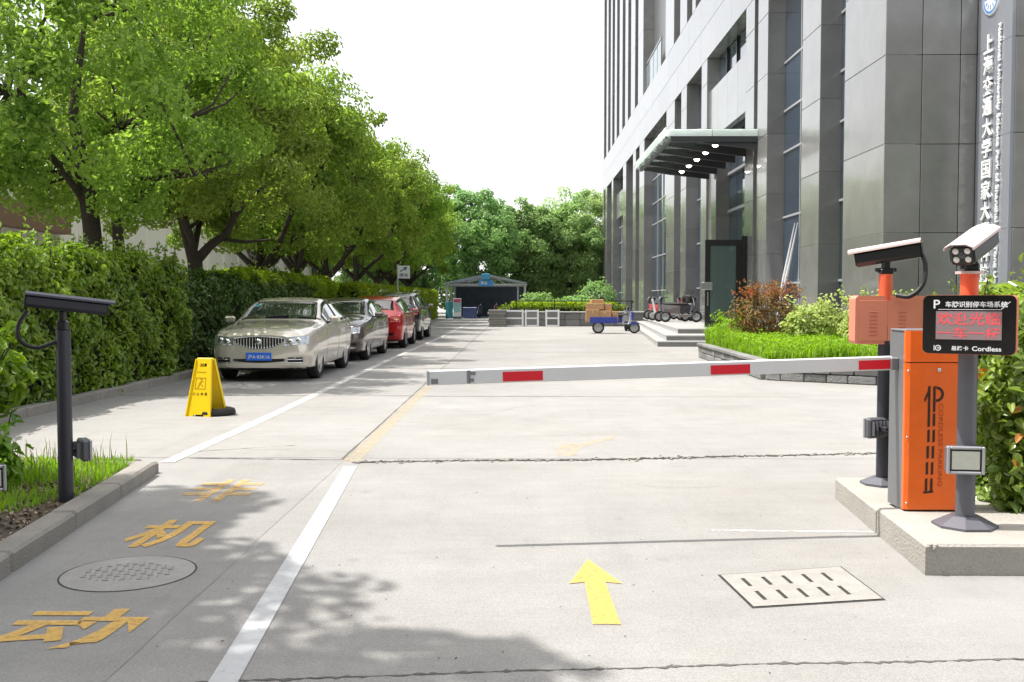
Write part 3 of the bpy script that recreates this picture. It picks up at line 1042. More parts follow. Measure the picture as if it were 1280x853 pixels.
# ------------------------------------------------------------------ pale wall behind the trees
def back_wall():
    t = thing('boundary_wall', 'pale rendered panel wall behind the row of trees', 'wall', (-15.0, 14, 0))
    y = 0.0
    while y < 64:
        put_block('wall_panel', (0, y + .01, 0), (-.3, y + 2.58, 5.2), M['wall_pale'], t, .012)
        put_block('wall_pilaster', (.08, y - .14, 0), (-.05, y + .14, 5.3), M['wall_pale'], t, .01)
        put_block('coping_stone', (.14, y + .006, 5.304), (-.4, y + 2.59, 5.46), M['wall_pale'], t, .02)
        y += 2.6
    put_block('shutter_box', (.5, 13.0, 3.5), (.09, 18.2, 4.3), M['wall_brown'], t, .02)


back_wall()


# ------------------------------------------------------------------ vegetation
def hedge(name, label, x0, x1, y0, y1, zt, dens, leaf, m, seed, zb=0.05, lump=0.10, group=None, sprigs=0, faces='xmyz', cat='hedge'):
    r = np.random.default_rng(seed)
    t = thing(name, label, cat, ((x0 + x1) / 2, (y0 + y1) / 2, 0), 0, group)
    lx, ly, lz = x1 - x0, y1 - y0, zt - zb
    P, N = [], []

    def face(n, fn, nrm):
        u, v = r.uniform(0, 1, n), r.uniform(0, 1, n)
        P.append(fn(u, v)); N.append(np.tile([nrm], (n, 1)))
    Z = lambda v: zb + lz * v
    if 'x' in faces:
        face(int(dens * ly * lz), lambda u, v: np.stack([np.full_like(u, x1), y0 + ly * u, Z(v)], 1), (1., 0, 0))
    if 'X' in faces:
        face(int(dens * ly * lz), lambda u, v: np.stack([np.full_like(u, x0), y0 + ly * u, Z(v)], 1), (-1., 0, 0))
    if 'm' in faces or 'y' in faces:
        face(int(dens * lx * lz), lambda u, v: np.stack([x0 + lx * u, np.full_like(u, y0), Z(v)], 1), (0, -1., 0))
    if 'Y' in faces:
        face(int(dens * lx * lz), lambda u, v: np.stack([x0 + lx * u, np.full_like(u, y1), Z(v)], 1), (0, 1., 0))
    face(int(dens * lx * ly * 1.2), lambda u, v: np.stack([x0 + lx * u, y0 + ly * v, np.full_like(u, zt)], 1), (0, 0, 1.))
    P, N = np.concatenate(P), np.concatenate(N)
    # round the edges towards the middle, push in and out by lumps
    cx, cy = (x0 + x1) / 2, (y0 + y1) / 2
    over = np.maximum(0, (P[:, 2] - (zt - .28)) / .28)
    P[:, 0] += (cx - P[:, 0]) * .22 * over ** 2
    P[:, 2] -= .18 * np.maximum(0, np.abs(P[:, 0] - cx) / (lx / 2) - .6) * (N[:, 2] > .5)
    k = 3.1
    f = np.sin(P[:, 1] * k + 1.3 * np.sin(P[:, 2] * 2.7 + seed)) * np.sin(P[:, 2] * k * 1.1 + P[:, 0] * 2.3 + seed * .7) + .6 * np.sin(P[:, 1] * 7.3 + P[:, 0] * 6.1) * np.sin(P[:, 2] * 8.2 + 2)
    P += N * (f * lump)[:, None]
    P -= N * (r.uniform(0, 1, len(P)) ** 1.5 * .24)[:, None]
    N = N + np.array([[.15, -.1, .55]]) + r.normal(0, .55, N.shape)
    o = np.array([[t.location.x, t.location.y, 0]])
    L = r.uniform(.75, 1.25, len(P)) * leaf[0]
    link('foliage', leaves_mesh('foliage', P - o, N, L, L * leaf[1], m, r), t)
    if sprigs:
        # young shoots standing out of the top
        mb = MB(); Q, NN = [], []
        for _ in range(sprigs):
            bx, by = r.uniform(x0 + .05, x1 - .02), r.uniform(y0, y1)
            h = r.uniform(.10, .34)
            a = r.uniform(-.3, .3, 2)
            p0 = np.array([bx, by, zt - .15]) - o[0]
            p1 = p0 + np.array([a[0] * h, a[1] * h, h + .12])
            mb.tube([p0, p1], [.006, .003], 4, 0, False)
            for s in np.linspace(.35, 1, 7):
                Q.append(p0 + (p1 - p0) * s + r.normal(0, .022, 3)); NN.append(r.normal(0, .5, 3) + (0, 0, .6))
        tag(mb.build('shoots', M['bark'], t), kind='stuff')
        Q = np.array(Q)
        link('young_leaves', leaves_mesh('young_leaves', Q, np.array(NN), np.full(len(Q), leaf[0] * .9), np.full(len(Q), leaf[0] * leaf[1] * .9), m, r), t)
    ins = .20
    c = MB()  # near-black box core blocks sight through the leaves and darkens their gaps
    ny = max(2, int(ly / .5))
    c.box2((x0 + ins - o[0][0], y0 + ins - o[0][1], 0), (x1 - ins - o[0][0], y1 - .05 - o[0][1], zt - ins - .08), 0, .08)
    # stems showing at the foot
    for i in range(int(ly * 3)):
        yy = y0 + ly * (i + r.uniform(.2, .8)) / (ly * 3) - o[0][1]
        xx = x1 - r.uniform(.1, .3) - o[0][0]
        c.tube([(xx, yy, 0), (xx + r.uniform(-.05, .05), yy + r.uniform(-.1, .1), .35), (xx - .1, yy + r.uniform(-.2, .2), .8)], [.014, .011, .006], 5)
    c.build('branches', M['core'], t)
    return t


hedge('clipped_hedge', 'tall clipped dark green hedge behind the dark camera pole', -7.4, -6.12, 8.6, 18.3, 2.12, 720, (.100, .46), M['leaf_hedge'], 3, sprigs=190, lump=.15)
hedge('clipped_hedge', 'dark leafy hedge behind the parked cars, under the forked tree', -7.9, -6.45, 18.6, 31, 1.88, 420, (.11, .5), M['leaf_dark'], 5, sprigs=50, lump=.16)
hedge('clipped_hedge', 'lime green hedge top showing over the silver-beige sedan', -8.2, -6.6, 24.0, 36, 2.12, 420, (.10, .5), M['leaf_lime'], 6, zb=1.5, sprigs=60)
hedge('clipped_hedge', 'bright green hedge run beside the black car and parking sign', -7.3, -5.85, 36.5, 71, 2.0, 150, (.16, .5), M['leaf_lime'], 8, lump=.07)
for k, (ya, yb) in enumerate(((8.0, 18.3), (18.6, 36.0))):
    t = thing('hedge_kerb', ('pale concrete kerb at the foot of the tall clipped hedge', 'pale concrete kerb at the foot of the hedge beside the cars')[k], 'kerb', (-6.05, ya, 0))
    y = 0.0
    while y < yb - ya:
        put_block('kerb_stone', (-.08, y + .005, -.02), (.08, y + .985, .13), M['kerb'], t, .015)
        y += .99


def bush(name, label, c, rx, ry, rz, n, leaf, m, seed, cat='shrub', group=None, zfloor=.05, shoots=0, m2=None, stem_h=.5):
    r = np.random.default_rng(seed)
    t = thing(name, label, cat, (c[0], c[1], zfloor), 0, group)
    d = r.normal(size=(n, 3)); d /= np.linalg.norm(d, axis=1, keepdims=True)
    rad = r.uniform(.45, 1.0, (n, 1)) ** .5
    lum = 1 + .20 * np.sin(d[:, :1] * 5 + seed) * np.sin(d[:, 1:2] * 6 + 1) + .10 * np.sin(d[:, 2:3] * 9 + seed) * np.sin(d[:, :1] * 11)
    P = d * rad * lum * np.array([[rx, ry, rz]])
    P[:, 2] += c[2] - zfloor
    ok = P[:, 2] > 0.02
    P, d = P[ok], d[ok]
    L = r.uniform(.7, 1.3, len(P)) * leaf[0]
    link('foliage', leaves_mesh('foliage', P, d + r.normal(0, .5, P.shape) + (0, 0, .5), L, L * leaf[1], m, r), t)
    mb = MB(); Q = []
    for i in range(9):
        a = r.uniform(0, 6.28); e = r.uniform(.4, .95)
        top = np.array([math.cos(a) * rx * e, math.sin(a) * ry * e, c[2] - zfloor + rz * r.uniform(-.2, .7)])
        mb.tube([(math.cos(a) * .06, math.sin(a) * .06, -.03), top * .5 + (0, 0, .05), top], [.016, .011, .004], 5)
    for i in range(shoots):
        a = r.uniform(0, 6.28); e = r.uniform(.2, .9)
        p0 = np.array([math.cos(a) * rx * e, math.sin(a) * ry * e, c[2] - zfloor + rz * .5])
        p1 = p0 + np.array([math.cos(a) * .3 * r.random(), math.sin(a) * .3 * r.random(), rz * r.uniform(.55, 1.0)])
        mb.tube([p0, p1], [.006, .003], 4)
        for s in np.linspace(.5, 1, 9):
            Q.append(p0 + (p1 - p0) * s + r.normal(0, .035, 3))
    mb.build('branches', M['bark'], t)
    if Q:
        Q = np.array(Q)
        link('young_leaves', leaves_mesh('young_leaves', Q, r.normal(0, .5, Q.shape) + (0, 0, .6), np.full(len(Q), leaf[0]), np.full(len(Q), leaf[0] * leaf[1]), m2 or m, r), t)
    return t


bush('leafy_shrub', 'leafy green shrub at the edge of the kerbed bed behind the camera pole', (-4.3, 7.35, .86), .62, .5, .32, 2000, (.11, .42), M['leaf_hedge'], 11, shoots=14)
bush('leafy_shrub', 'small dark weed shrub low in the kerbed bed', (-3.95, 7.1, .28), .38, .3, .25, 420, (.09, .45), M['leaf_hedge'], 12, shoots=4)

# glossy shrub beside the barrier box
hedge('glossy_shrub', 'glossy broad leaved shrub behind the red display screen', 2.92, 4.9, 5.95, 7.5, 1.42, 2000, (.078, .5), M['leaf_gloss'], 21, zb=.12, lump=.10, sprigs=34, faces='Xmy', cat='shrub')

_q = np.stack([rng.uniform(2.90, 2.98, 26), rng.uniform(6.0, 7.2, 26), rng.uniform(.55, 1.15, 26)], 1)
_q2 = np.stack([rng.uniform(2.95, 3.6, 26), rng.uniform(5.86, 5.94, 26), rng.uniform(.45, 1.15, 26)], 1)
_q = np.concatenate([_q, _q2])
tag(link('withered_leaves', leaves_mesh('withered_leaves', _q, rng.normal(0, .5, _q.shape) + (-.4, -.6, .4), np.full(len(_q), .085), np.full(len(_q), .042),
    leaf_mat('withered_leaf', (0.50, 0.16, 0.04), (0.45, 0.26, 0.05), .35), rng)), 'few orange withered leaves on the glossy shrub by the display post', 'leaves', kind='stuff')

# stone edged planter in front of the office
PL = [(4.35, 17.7), (6.0, 16.6), (9.3, 15.0), (9.3, 20.6), (7.46, 20.6), (7.46, 24.5), (4.45, 24.4)]
planter = thing('stone_planter', 'grey stone edged planter of grass and shrubs before the office block', 'planter', (4.35, 17.7, 0))
MB().prism([(x - 4.35 + (.1 if x < 7 else 0), y - 17.7 + (.1 if y < 17 else 0)) for x, y in PL], 0, .36).build('soil', M['soil'], planter)


def stone_run(p, q, h=.40, n=2):
    p, q = Vector((*p, 0)), Vector((*q, 0))
    d = q - p
    ln = d.length
    d.normalize()
    a = math.atan2(d.y, d.x)
    for row in range(n):
        s = -.001 if row % 2 == 0 else -.17
        while s < ln:
            w = random.uniform(.26, .46)
            w2 = min(w, ln - s)
            if w2 > .08 and s + w > .05:
                s_ = max(s, 0)
                c = p + d * (s_ + (s + w2 - s_) / 2)
                hh = (h - .07) / n
                k = random.choice((0.15, .165, .18))
                link('wall_stone', block((round(s + w2 - s_ - .014, 2), k, round(hh - .012, 3)), .014, M['stone_rough']), planter,
                     (c.x - 4.35, c.y - 17.7, row * hh + hh / 2), (random.uniform(-.02, .02), 0, a + random.uniform(-.02, .02)))
            s += w
    s = 0
    while s < ln:
        w = min(.8, ln - s)
        c = p + d * (s + w / 2)
        link('coping_stone', block((round(w - .01, 2), .24, .07), .012, M['stone_rough']), planter, (c.x - 4.35, c.y - 17.7, h - .034), (0, 0, a))
        s += .8


stone_run((4.45, 24.4), (4.35, 17.7), .36)
stone_run((4.38, 17.68), (6.0, 16.6), .36)
stone_run((6.0, 16.6), (9.3, 15.0), .36)
stone_run((7.4, 24.4), (4.5, 24.4), .36)


def in_poly(P, poly):
    ins = np.zeros(len(P), bool)
    j = len(poly) - 1
    for i in range(len(poly)):
        xi, yi = poly[i]; xj, yj = poly[j]
        cond = ((yi > P[:, 1]) != (yj > P[:, 1])) & (P[:, 0] < (xj - xi) * (P[:, 1] - yi) / (yj - yi + 1e-9) + xi)
        ins ^= cond
        j = i
    return ins


n = 60000
P = np.stack([rng.uniform(4.4, 9.3, n), rng.uniform(15, 24.4, n), np.full(n, .35)], 1)
P = P[in_poly(P, [(4.42, 17.85), (6.05, 16.72), (9.2, 15.2), (9.2, 20.5), (7.4, 20.5), (7.4, 24.3), (4.5, 24.3)])]
hgt = .20 + .22 * np.sin(P[:, 0] * 3 + P[:, 1] * 1.7) * np.sin(P[:, 1] * 2.3) + .10 * np.clip((P[:, 1] - 18) / 5, 0, 1)
tag(link('planter_grass', blades_mesh('planter_grass', P, hgt * rng.uniform(.6, 1.3, len(P)), M['grass'], rng, .009, .7)), 'lush bright green grass filling the stone planter', 'grass', kind='stuff')
Q = P[rng.uniform(0, 1, len(P)) < .45].copy()
Q[:, 2] += rng.uniform(.05, .38, len(Q))
tag(link('planter_weeds', leaves_mesh('planter_weeds', Q, rng.normal(0, .5, Q.shape) + (0, 0, .8), rng.uniform(.03, .08, len(Q)), rng.uniform(.02, .045, len(Q)), M['grass'], rng)), 'small leafy weeds among the planter grass', 'weeds', kind='stuff')

bush('red_shrub', 'reddish leaved shrub in the stone planter by the glass porch', (5.42, 22.0, 1.0), .74, .55, .56, 2600, (.085, .36), M['leaf_bronze'], 31, shoots=60, zfloor=.35, m2=M['leaf_red'])
bush('variegated_shrub', 'yellow green variegated shrub next to the red shrub', (6.0, 20.2, .85), .62, .5, .48, 3600, (.075, .55), M['leaf_var'], 32, shoots=16, zfloor=.35)
bush('variegated_shrub', 'yellow green variegated shrub standing behind the salmon display back', (7.05, 19.6, .88), .75, .55, .52, 4200, (.075, .55), M['leaf_var'], 33, shoots=18, zfloor=.35)
bush('variegated_shrub', 'small yellow green shrub between the two larger variegated ones', (6.52, 19.2, .70), .40, .4, .36, 1500, (.075, .55), M['leaf_var'], 36, shoots=6, zfloor=.35)
bush('leafy_shrub', 'green leafy shrub under the vertical sign wall', (8.4, 18.0, .95), .8, .6, .62, 3000, (.09, .5), M['leaf_gloss'], 34, shoots=10, zfloor=.35)
bush('leafy_weed', 'tall light green weed at the planter corner by the steps', (4.95, 23.7, .62), .42, .4, .38, 1500, (.085, .3), M['grass'], 35, shoots=10, zfloor=.35)


# ---- trees
def tree_meshes(seed, limbs, crown_c, crown_r, nclus, per, leaf, m, trunk_r=.16, low=0.0, shell=.55, clr=.5):
    """limbs: list of (points, radii); crown: clumps of leaves in an uneven ellipsoid"""
    r = np.random.default_rng(seed)
    wood = MB()
    for pts, rad in limbs:
        wood.tube(pts, rad, 9)
    tips = [np.array(p[-1]) for p, _ in limbs]
    cc, cr = np.array(crown_c), np.array(crown_r)
    cen = []
    while len(cen) < nclus:
        d = r.normal(size=3); d /= np.linalg.norm(d)
        rr = r.uniform(shell, 1.0) ** .6
        lum = 1 + .16 * math.sin(d[0] * 4 + seed) * math.sin(d[1] * 5 + 2 * seed) + .12 * math.sin(d[2] * 7 + seed) + r.normal(0, .05)
        p = cc + d * cr * rr * lum
        if p[2] < low:
            continue
        cen.append(p)
    cen = np.array(cen)
    # twigs from the nearest limb tip
    for i in range(0, len(cen), 3):
        k = int(np.argmin([np.linalg.norm(cen[i] - t_) for t_ in tips]))
        a, b = tips[k], cen[i]
        mid = (a + b) / 2 + r.normal(0, .15, 3)
        wood.tube([a, mid, b], [.035, .024, .010], 5, 0, False)
    sz = r.uniform(.6, 1.25, nclus) * clr
    idx = np.repeat(np.arange(nclus), per)
    off = r.normal(size=(len(idx), 3))
    off /= np.linalg.norm(off, axis=1, keepdims=True)
    off *= r.uniform(.15, 1, (len(idx), 1)) ** .45
    P = cen[idx] + off * sz[idx][:, None] * np.array([[1.0, 1.0, .72]])
    N = off * .9 + (P - cc) / np.linalg.norm(cr) * 1.1 + r.normal(0, .45, P.shape) + np.array([[0, 0, .45]])
    L = r.uniform(.75, 1.3, len(P)) * leaf[0]
    return wood.mesh('trunk', M['bark']), leaves_mesh('crown', P, N, L, L * leaf[1], m, r, .25, .2)


def limbs_fork(fork, seed, lean=0.0, spread=1.0, top=6.3):
    r = random.Random(seed)
    L = []
    base = Vector((0, 0, -.1))
    f = Vector((lean, 0, fork))
    L.append(([base, Vector((lean * .3, 0, fork * .5)), f], [.20, .15, .135]))
    n = 4
    for k in range(n):
        a = k * 2 * math.pi / n + r.uniform(-.5, .5)
        out = r.uniform(.9, 1.6) * spread
        e = f + Vector((math.cos(a) * out, math.sin(a) * out, r.uniform(1.0, 1.8)))
        m_ = f + Vector((math.cos(a) * out * .6, math.sin(a) * out * .6, r.uniform(.35, .7)))
        L.append(([f + Vector((0, 0, -.12)), m_, e], [.10, .08, .065]))
        for j in range(3):
            b_ = a + r.uniform(-.9, .9)
            e2 = e + Vector((math.cos(b_) * r.uniform(.5, 1.3), math.sin(b_) * r.uniform(.5, 1.3), r.uniform(.6, 2.2)))
            L.append(([e, (e + e2) / 2 + Vector((0, 0, r.uniform(-.1, .2))), e2], [.06, .045, .025]))
    lead = f + Vector((r.uniform(-.3, .3), r.uniform(-.3, .3), top - fork))
    L.append(([f, (f + lead) / 2 + Vector((r.uniform(-.2, .2), 0, 0)), lead], [.11, .075, .03]))
    return L


# the forked tree over the sedan: its limbs read clearly in the picture
limbs2 = [([(0.10, 0, -.1), (0.08, 0, 1.2), (0.0, 0, 2.35)], [.22, .185, .17]),
          ([(0.0, 0, 2.25), (-.18, 0, 3.0), (-.42, .05, 3.75), (-.55, .05, 4.3)], [.15, .13, .115, .10]),
          ([(-.55, .05, 4.3), (-.9, .1, 5.4), (-.8, .2, 6.4)], [.09, .06, .03]),
          ([(-.5, .05, 4.1), (.1, -.3, 4.9), (.4, -.4, 6.2)], [.07, .05, .03]),
          ([(-.45, 0, 3.9), (-1.3, -.2, 4.1), (-2.1, -.3, 4.3)], [.07, .05, .03]),
          ([(0.02, 0, 2.3), (.35, 0, 2.65), (.75, .0, 2.95), (.93, 0, 3.35), (.82, 0, 3.9)], [.13, .105, .09, .08, .07]),
          ([(.82, 0, 3.9), (.75, .1, 4.8), (1.2, .2, 5.8)], [.07, .05, .03]),
          ([(.9, 0, 3.3), (1.5, -.1, 3.9), (2.2, -.2, 4.4)], [.06, .045, .025]),
          ([(.6, 0, 2.82), (1.2, -.1, 2.75), (1.9, -.2, 2.8)], [.05, .035, .02]),
          ([(-.2, 0, 3.0), (.3, .3, 3.5), (1.0, .8, 3.8)], [.05, .04, .02]),
          ([(0, 0, 2.6), (-.1, .9, 3.6), (-.2, 1.7, 4.6)], [.08, .06, .03]), ([(0, 0, 2.6), (-.2, -.9, 3.8), (-.2, -1.7, 4.8)], [.08, .06, .03])]
limbs1 = [([(.12, 0, -.1), (.08, 0, 1.6), (.0, 0, 2.8), (-.12, 0, 3.7)], [.20, .17, .155, .14]),
          ([(.30, .1, -.1), (.32, .1, 1.5), (.45, .1, 2.3), (.42, .1, 2.9), (.75, .1, 3.2), (1.1, .1, 3.5)], [.13, .12, .11, .09, .07, .05]),
          ([(-.1, 0, 3.3), (.9, -.1, 3.55), (1.9, -.1, 3.65)], [.075, .06, .04]),
          ([(-.12, 0, 3.6), (.4, 0, 4.1), (1.2, 0, 4.4)], [.07, .05, .03]),
          ([(-.12, 0, 3.7), (-.3, 0, 4.7), (-.1, .1, 6.4)], [.13, .09, .04]),
          ([(-.15, 0, 3.7), (-.8, .2, 4.5), (-1.6, .3, 5.2)], [.08, .06, .03]),
          ([(-.12, 0, 3.2), (-.3, 1, 4.1), (-.3, 1.9, 4.8)], [.07, .05, .03]), ([(-.12, 0, 3.2), (-.4, -1, 4.1), (-.3, -1.9, 4.9)], [.07, .05, .03])]
TV = [tree_meshes(41, limbs1, (-.2, 0, 5.7), (3.1, 3.3, 3.2), 190, 270, (.105, .45), M['leaf_tree'], low=2.95, clr=.56),
      tree_meshes(42, limbs2, (-.1, 0, 5.6), (3.0, 3.1, 3.1), 190, 270, (.105, .45), M['leaf_tree'], low=2.95, clr=.56),
      tree_meshes(43, limbs_fork(2.3, 3, .1), (0, 0, 5.6), (3.0, 3.1, 3.1), 180, 190, (.135, .46), M['leaf_tree'], low=2.9, clr=.58),
      tree_meshes(44, limbs_fork(2.6, 5, .1), (0, 0, 5.8), (3.2, 3.2, 2.9), 260, 420, (.16, .5), M['leaf_tree'], low=3.3, clr=.62, shell=.2)]


def place_tree(v, x, y, rz, s, label, group='camphor trees in a row behind the hedge'):
    t = thing('street_tree', label, 'tree', (x, y, 0), rz, group)
    t.scale = (s, s, s)
    link('trunk', TV[v][0], t)
    link('crown', TV[v][1], t)
    return t


for v, x, y, rz, s, lab in (
        (0, -7.7, 17.9, 0.0, 1.0, 'dark stemmed leafy tree with level limbs behind the tall clipped hedge'),
        (1, -7.55, 23.1, 0.0, 1.0, 'leafy tree with a forked trunk just behind the silver-beige sedan'),
        (2, -7.7, 29.0, .4, 1.0, 'leafy tree between the forked tree and the lime hedge top'),
        (2, -7.7, 34.6, 2.4, 1.02, 'leafy tree standing level with the black car'),
        (2, -7.7, 40.2, 3.9, 1.02, 'leafy tree just short of the white parking sign'),
        (2, -7.6, 46.0, 5.1, 1.05, 'leafy tree just beyond the white parking sign'),
        (2, -7.6, 52.5, .9, 1.05, 'second leafy tree beyond the white parking sign'),
        (2, -7.5, 59.0, 2.9, 1.08, 'leafy tree over the far stretch of bright hedge'),
        (2, -7.4, 66.0, 4.4, 1.05, 'last leafy tree of the row, beside the bicycle shelter'),
        (3, -9.0, 2.85, 4.5, 1.36, 'tree beside the viewer whose crown shades the exit lane')):
    place_tree(v, x, y, rz, s, lab)

# taller darker trees behind the wall and far trees closing the view
TF = [tree_meshes(51, limbs_fork(2.5, 7, 0, 1.2, 8), (0, 0, 6.4), (4.2, 4.0, 4.6), 240, 95, (.30, .5), M['leaf_far'], low=1.2, clr=.85),
      tree_meshes(52, limbs_fork(2.6, 9, 0, 1.0, 8), (0, 0, 6.2), (3.6, 3.6, 4.8), 230, 95, (.28, .42), M['leaf_pale'], low=.8, clr=.8)]
for v, x, y, rz, s, lab in (
        (0, -18.8, 57, .3, 1.68, 'taller dark tree rising behind the pale wall'),
        (0, -18.5, 72, 2.0, 1.4, 'dark tree behind the pale wall, screened by the row'),
        (0, -9.5, 78, .5, 1.0, 'dark green tree behind the bicycle shelter, closest to the row'),
        (0, -4.0, 86, 1.6, 1.0, 'round dark green tree rising over the bicycle shelter roof'),
        (0, 0.6, 90, 3.3, .92, 'round mid green tree to the side of the bicycle shelter'),
        (1, 4.6, 92, .2, .95, 'pale green feathery tree between the round tree and the office block'),
        (1, 8.3, 96, 2.2, 1.05, 'pale green feathery tree hard against the office block end'),
        (0, 4.0, 106, 4.2, 1.0, 'haze-coloured tree far behind the pale feathery trees'),
        (0, -14, 96, 5.0, 1.15, 'dark tree far behind the end of the tree row'),
        (1, 13, 106, 1.2, 1.1, 'pale tree behind the office block end')):
    t = thing('shade_tree', lab, 'tree', (x, y, 0), rz, 'trees closing the far end')
    t.scale = (s, s, s)
    link('trunk', TF[v][0], t)
    link('crown', TF[v][1], t)

# trees and block added unseen behind the viewer to darken stone and windscreen reflections
for k, (x, y, s_) in enumerate(((-17, -13, 1.15), (-9.5, -14, 1.2), (-2, -13.5, 1.1), (5, -14, 1.2), (12.5, -13, 1.15), (20, -14, 1.2))):
    t = thing('shade_tree', 'added unseen tree number ' + ('one', 'two', 'three', 'four', 'five', 'six')[k] + ' behind the viewer, darkening reflections', 'tree', (x, y, 0), k * 1.3, 'unseen trees added behind the viewer')
    t.scale = (s_, s_, s_)
    link('trunk', TF[0][0], t)
    link('crown', TF[0][1], t)
t = thing('unseen_brick_block', 'long dark brick block added unseen behind the viewer to darken reflections', 'building', (0, -34, 0))
MB().box((0, -6, 11), (110, 12, 22)).build('wall', mat('far_brick', (0.16, 0.11, 0.09), .9, var=.1, vscale=1), t)
for k in range(12):
    for z in (2.2, 5.6, 9.0, 12.4, 15.8, 19.2):
        put_block('window', (-50 + k * 8.6, -.02, z - .9), (-44.5 + k * 8.6, .08, z + .9), M['win'], t, 0)

bush('round_shrub', 'low round green shrub beside the shelter post', (1.3, 68, .9), 1.4, 1.2, .95, 1400, (.22, .5), M['leaf_far'], 61)
bush('round_shrub', 'low green shrub under the pale feathery trees', (4.2, 72, .8), 1.6, 1.2, .85, 1400, (.22, .5), M['leaf_far'], 62)
bush('round_shrub', 'dark shrub at the foot of the office block end', (6.1, 78, 1.4), 1.5, 1.3, 1.5, 1400, (.22, .5), M['leaf_far'], 63)
bush('dark_thicket', 'dark thicket closing the gap behind the shelter', (1.5, 97, 1.8), 12, 2.0, 2.2, 7000, (.35, .5), M['leaf_far'], 64)
hedge('low_hedge', 'thin light green hedge growing on the island wall', -1.2, 5.6, 52.2, 54.0, 1.25, 150, (.14, .5), M['leaf_lime'], 65, zb=.5, lump=.05)


# ------------------------------------------------------------------ barrier, posts and cameras
M['post_grey'] = mat('grey_post_paint', (0.115, 0.115, 0.135), 0.42, metal=0.2, var=0.06, vscale=8)
M['post_dark'] = mat('dark_post_paint', (0.030, 0.030, 0.042), 0.4, var=0.06, vscale=8)
M['orange'] = mat('orange_powder_coat', (0.80, 0.135, 0.006), 0.42, var=0.09, vscale=7, coat=0.15, bump=0.05, bscale=120)
M['orange_red'] = mat('orange_red_collar', (0.78, 0.12, 0.045), 0.45)
M['salmon'] = mat('salmon_case', (0.72, 0.245, 0.16), 0.5, var=0.04, vscale=6)
M['box_side'] = mat('grey_side_sheet', (0.20, 0.205, 0.22), 0.45, metal=0.35, var=0.08, vscale=7)
M['cam_black'] = mat('black_camera_shell', (0.014, 0.014, 0.017), 0.35)
M['cam_hood'] = mat('pale_camera_hood', (0.62, 0.49, 0.47), 0.55)
M['cam_hood_dark'] = mat('dark_camera_hood', (0.05, 0.053, 0.075), 0.45)
M['cable'] = mat('black_conduit', (0.012, 0.012, 0.014), 0.5)
M['led'] = mat('infrared_lamp', (0.75, 0.75, 0.72), 0.15, spec=0.8)
M['lens'] = mat('lens_glass', (0.02, 0.02, 0.025), 0.05, spec=1.0)
M['bezel'] = mat('black_gloss_bezel', (0.006, 0.006, 0.0065), 0.12)
M['print_white'] = mat('white_print', (0.75, 0.76, 0.78), 0.5)
M['print_black'] = mat('black_print', (0.03, 0.012, 0.006), 0.5)
M['led_panel'] = mat('led_panel', (0.26, 0.19, 0.20), 0.45, spots=(500, .3))
M['led_red'] = mat('red_led_text', (0.50, 0.07, 0.08), 0.4, emit=(1.0, 0.10, 0.12), estr=0.12)
M['flood_glass'] = mat('flood_glass', (0.48, 0.50, 0.44), 0.12, spec=0.8, var=0.1, vscale=40)
M['alu'] = mat('cast_aluminium', (0.45, 0.46, 0.48), 0.4, metal=0.7)
M['arm_white'] = mat('white_boom', (0.60, 0.61, 0.63), 0.45, var=0.04, vscale=4)
M['arm_red'] = mat('red_boom_film', (0.62, 0.006, 0.022), 0.4)
M['rubber'] = mat('black_rubber', (0.018, 0.018, 0.018), 0.7)


def cable_curve(pts, n=14):
    """smooth curve through points"""
    P = [Vector(p) for p in pts]
    P = [P[0] * 2 - P[1]] + P + [P[-1] * 2 - P[-2]]
    out = []
    for i in range(1, len(P) - 2):
        for k in range(n):
            t = k / n
            a, b, c, d = P[i - 1], P[i], P[i + 1], P[i + 2]
            out.append(.5 * ((2 * b) + (c - a) * t + (2 * a - 5 * b + 4 * c - d) * t * t + (3 * b - a - 3 * c + d) * t ** 3))
    return out + [P[-2]]


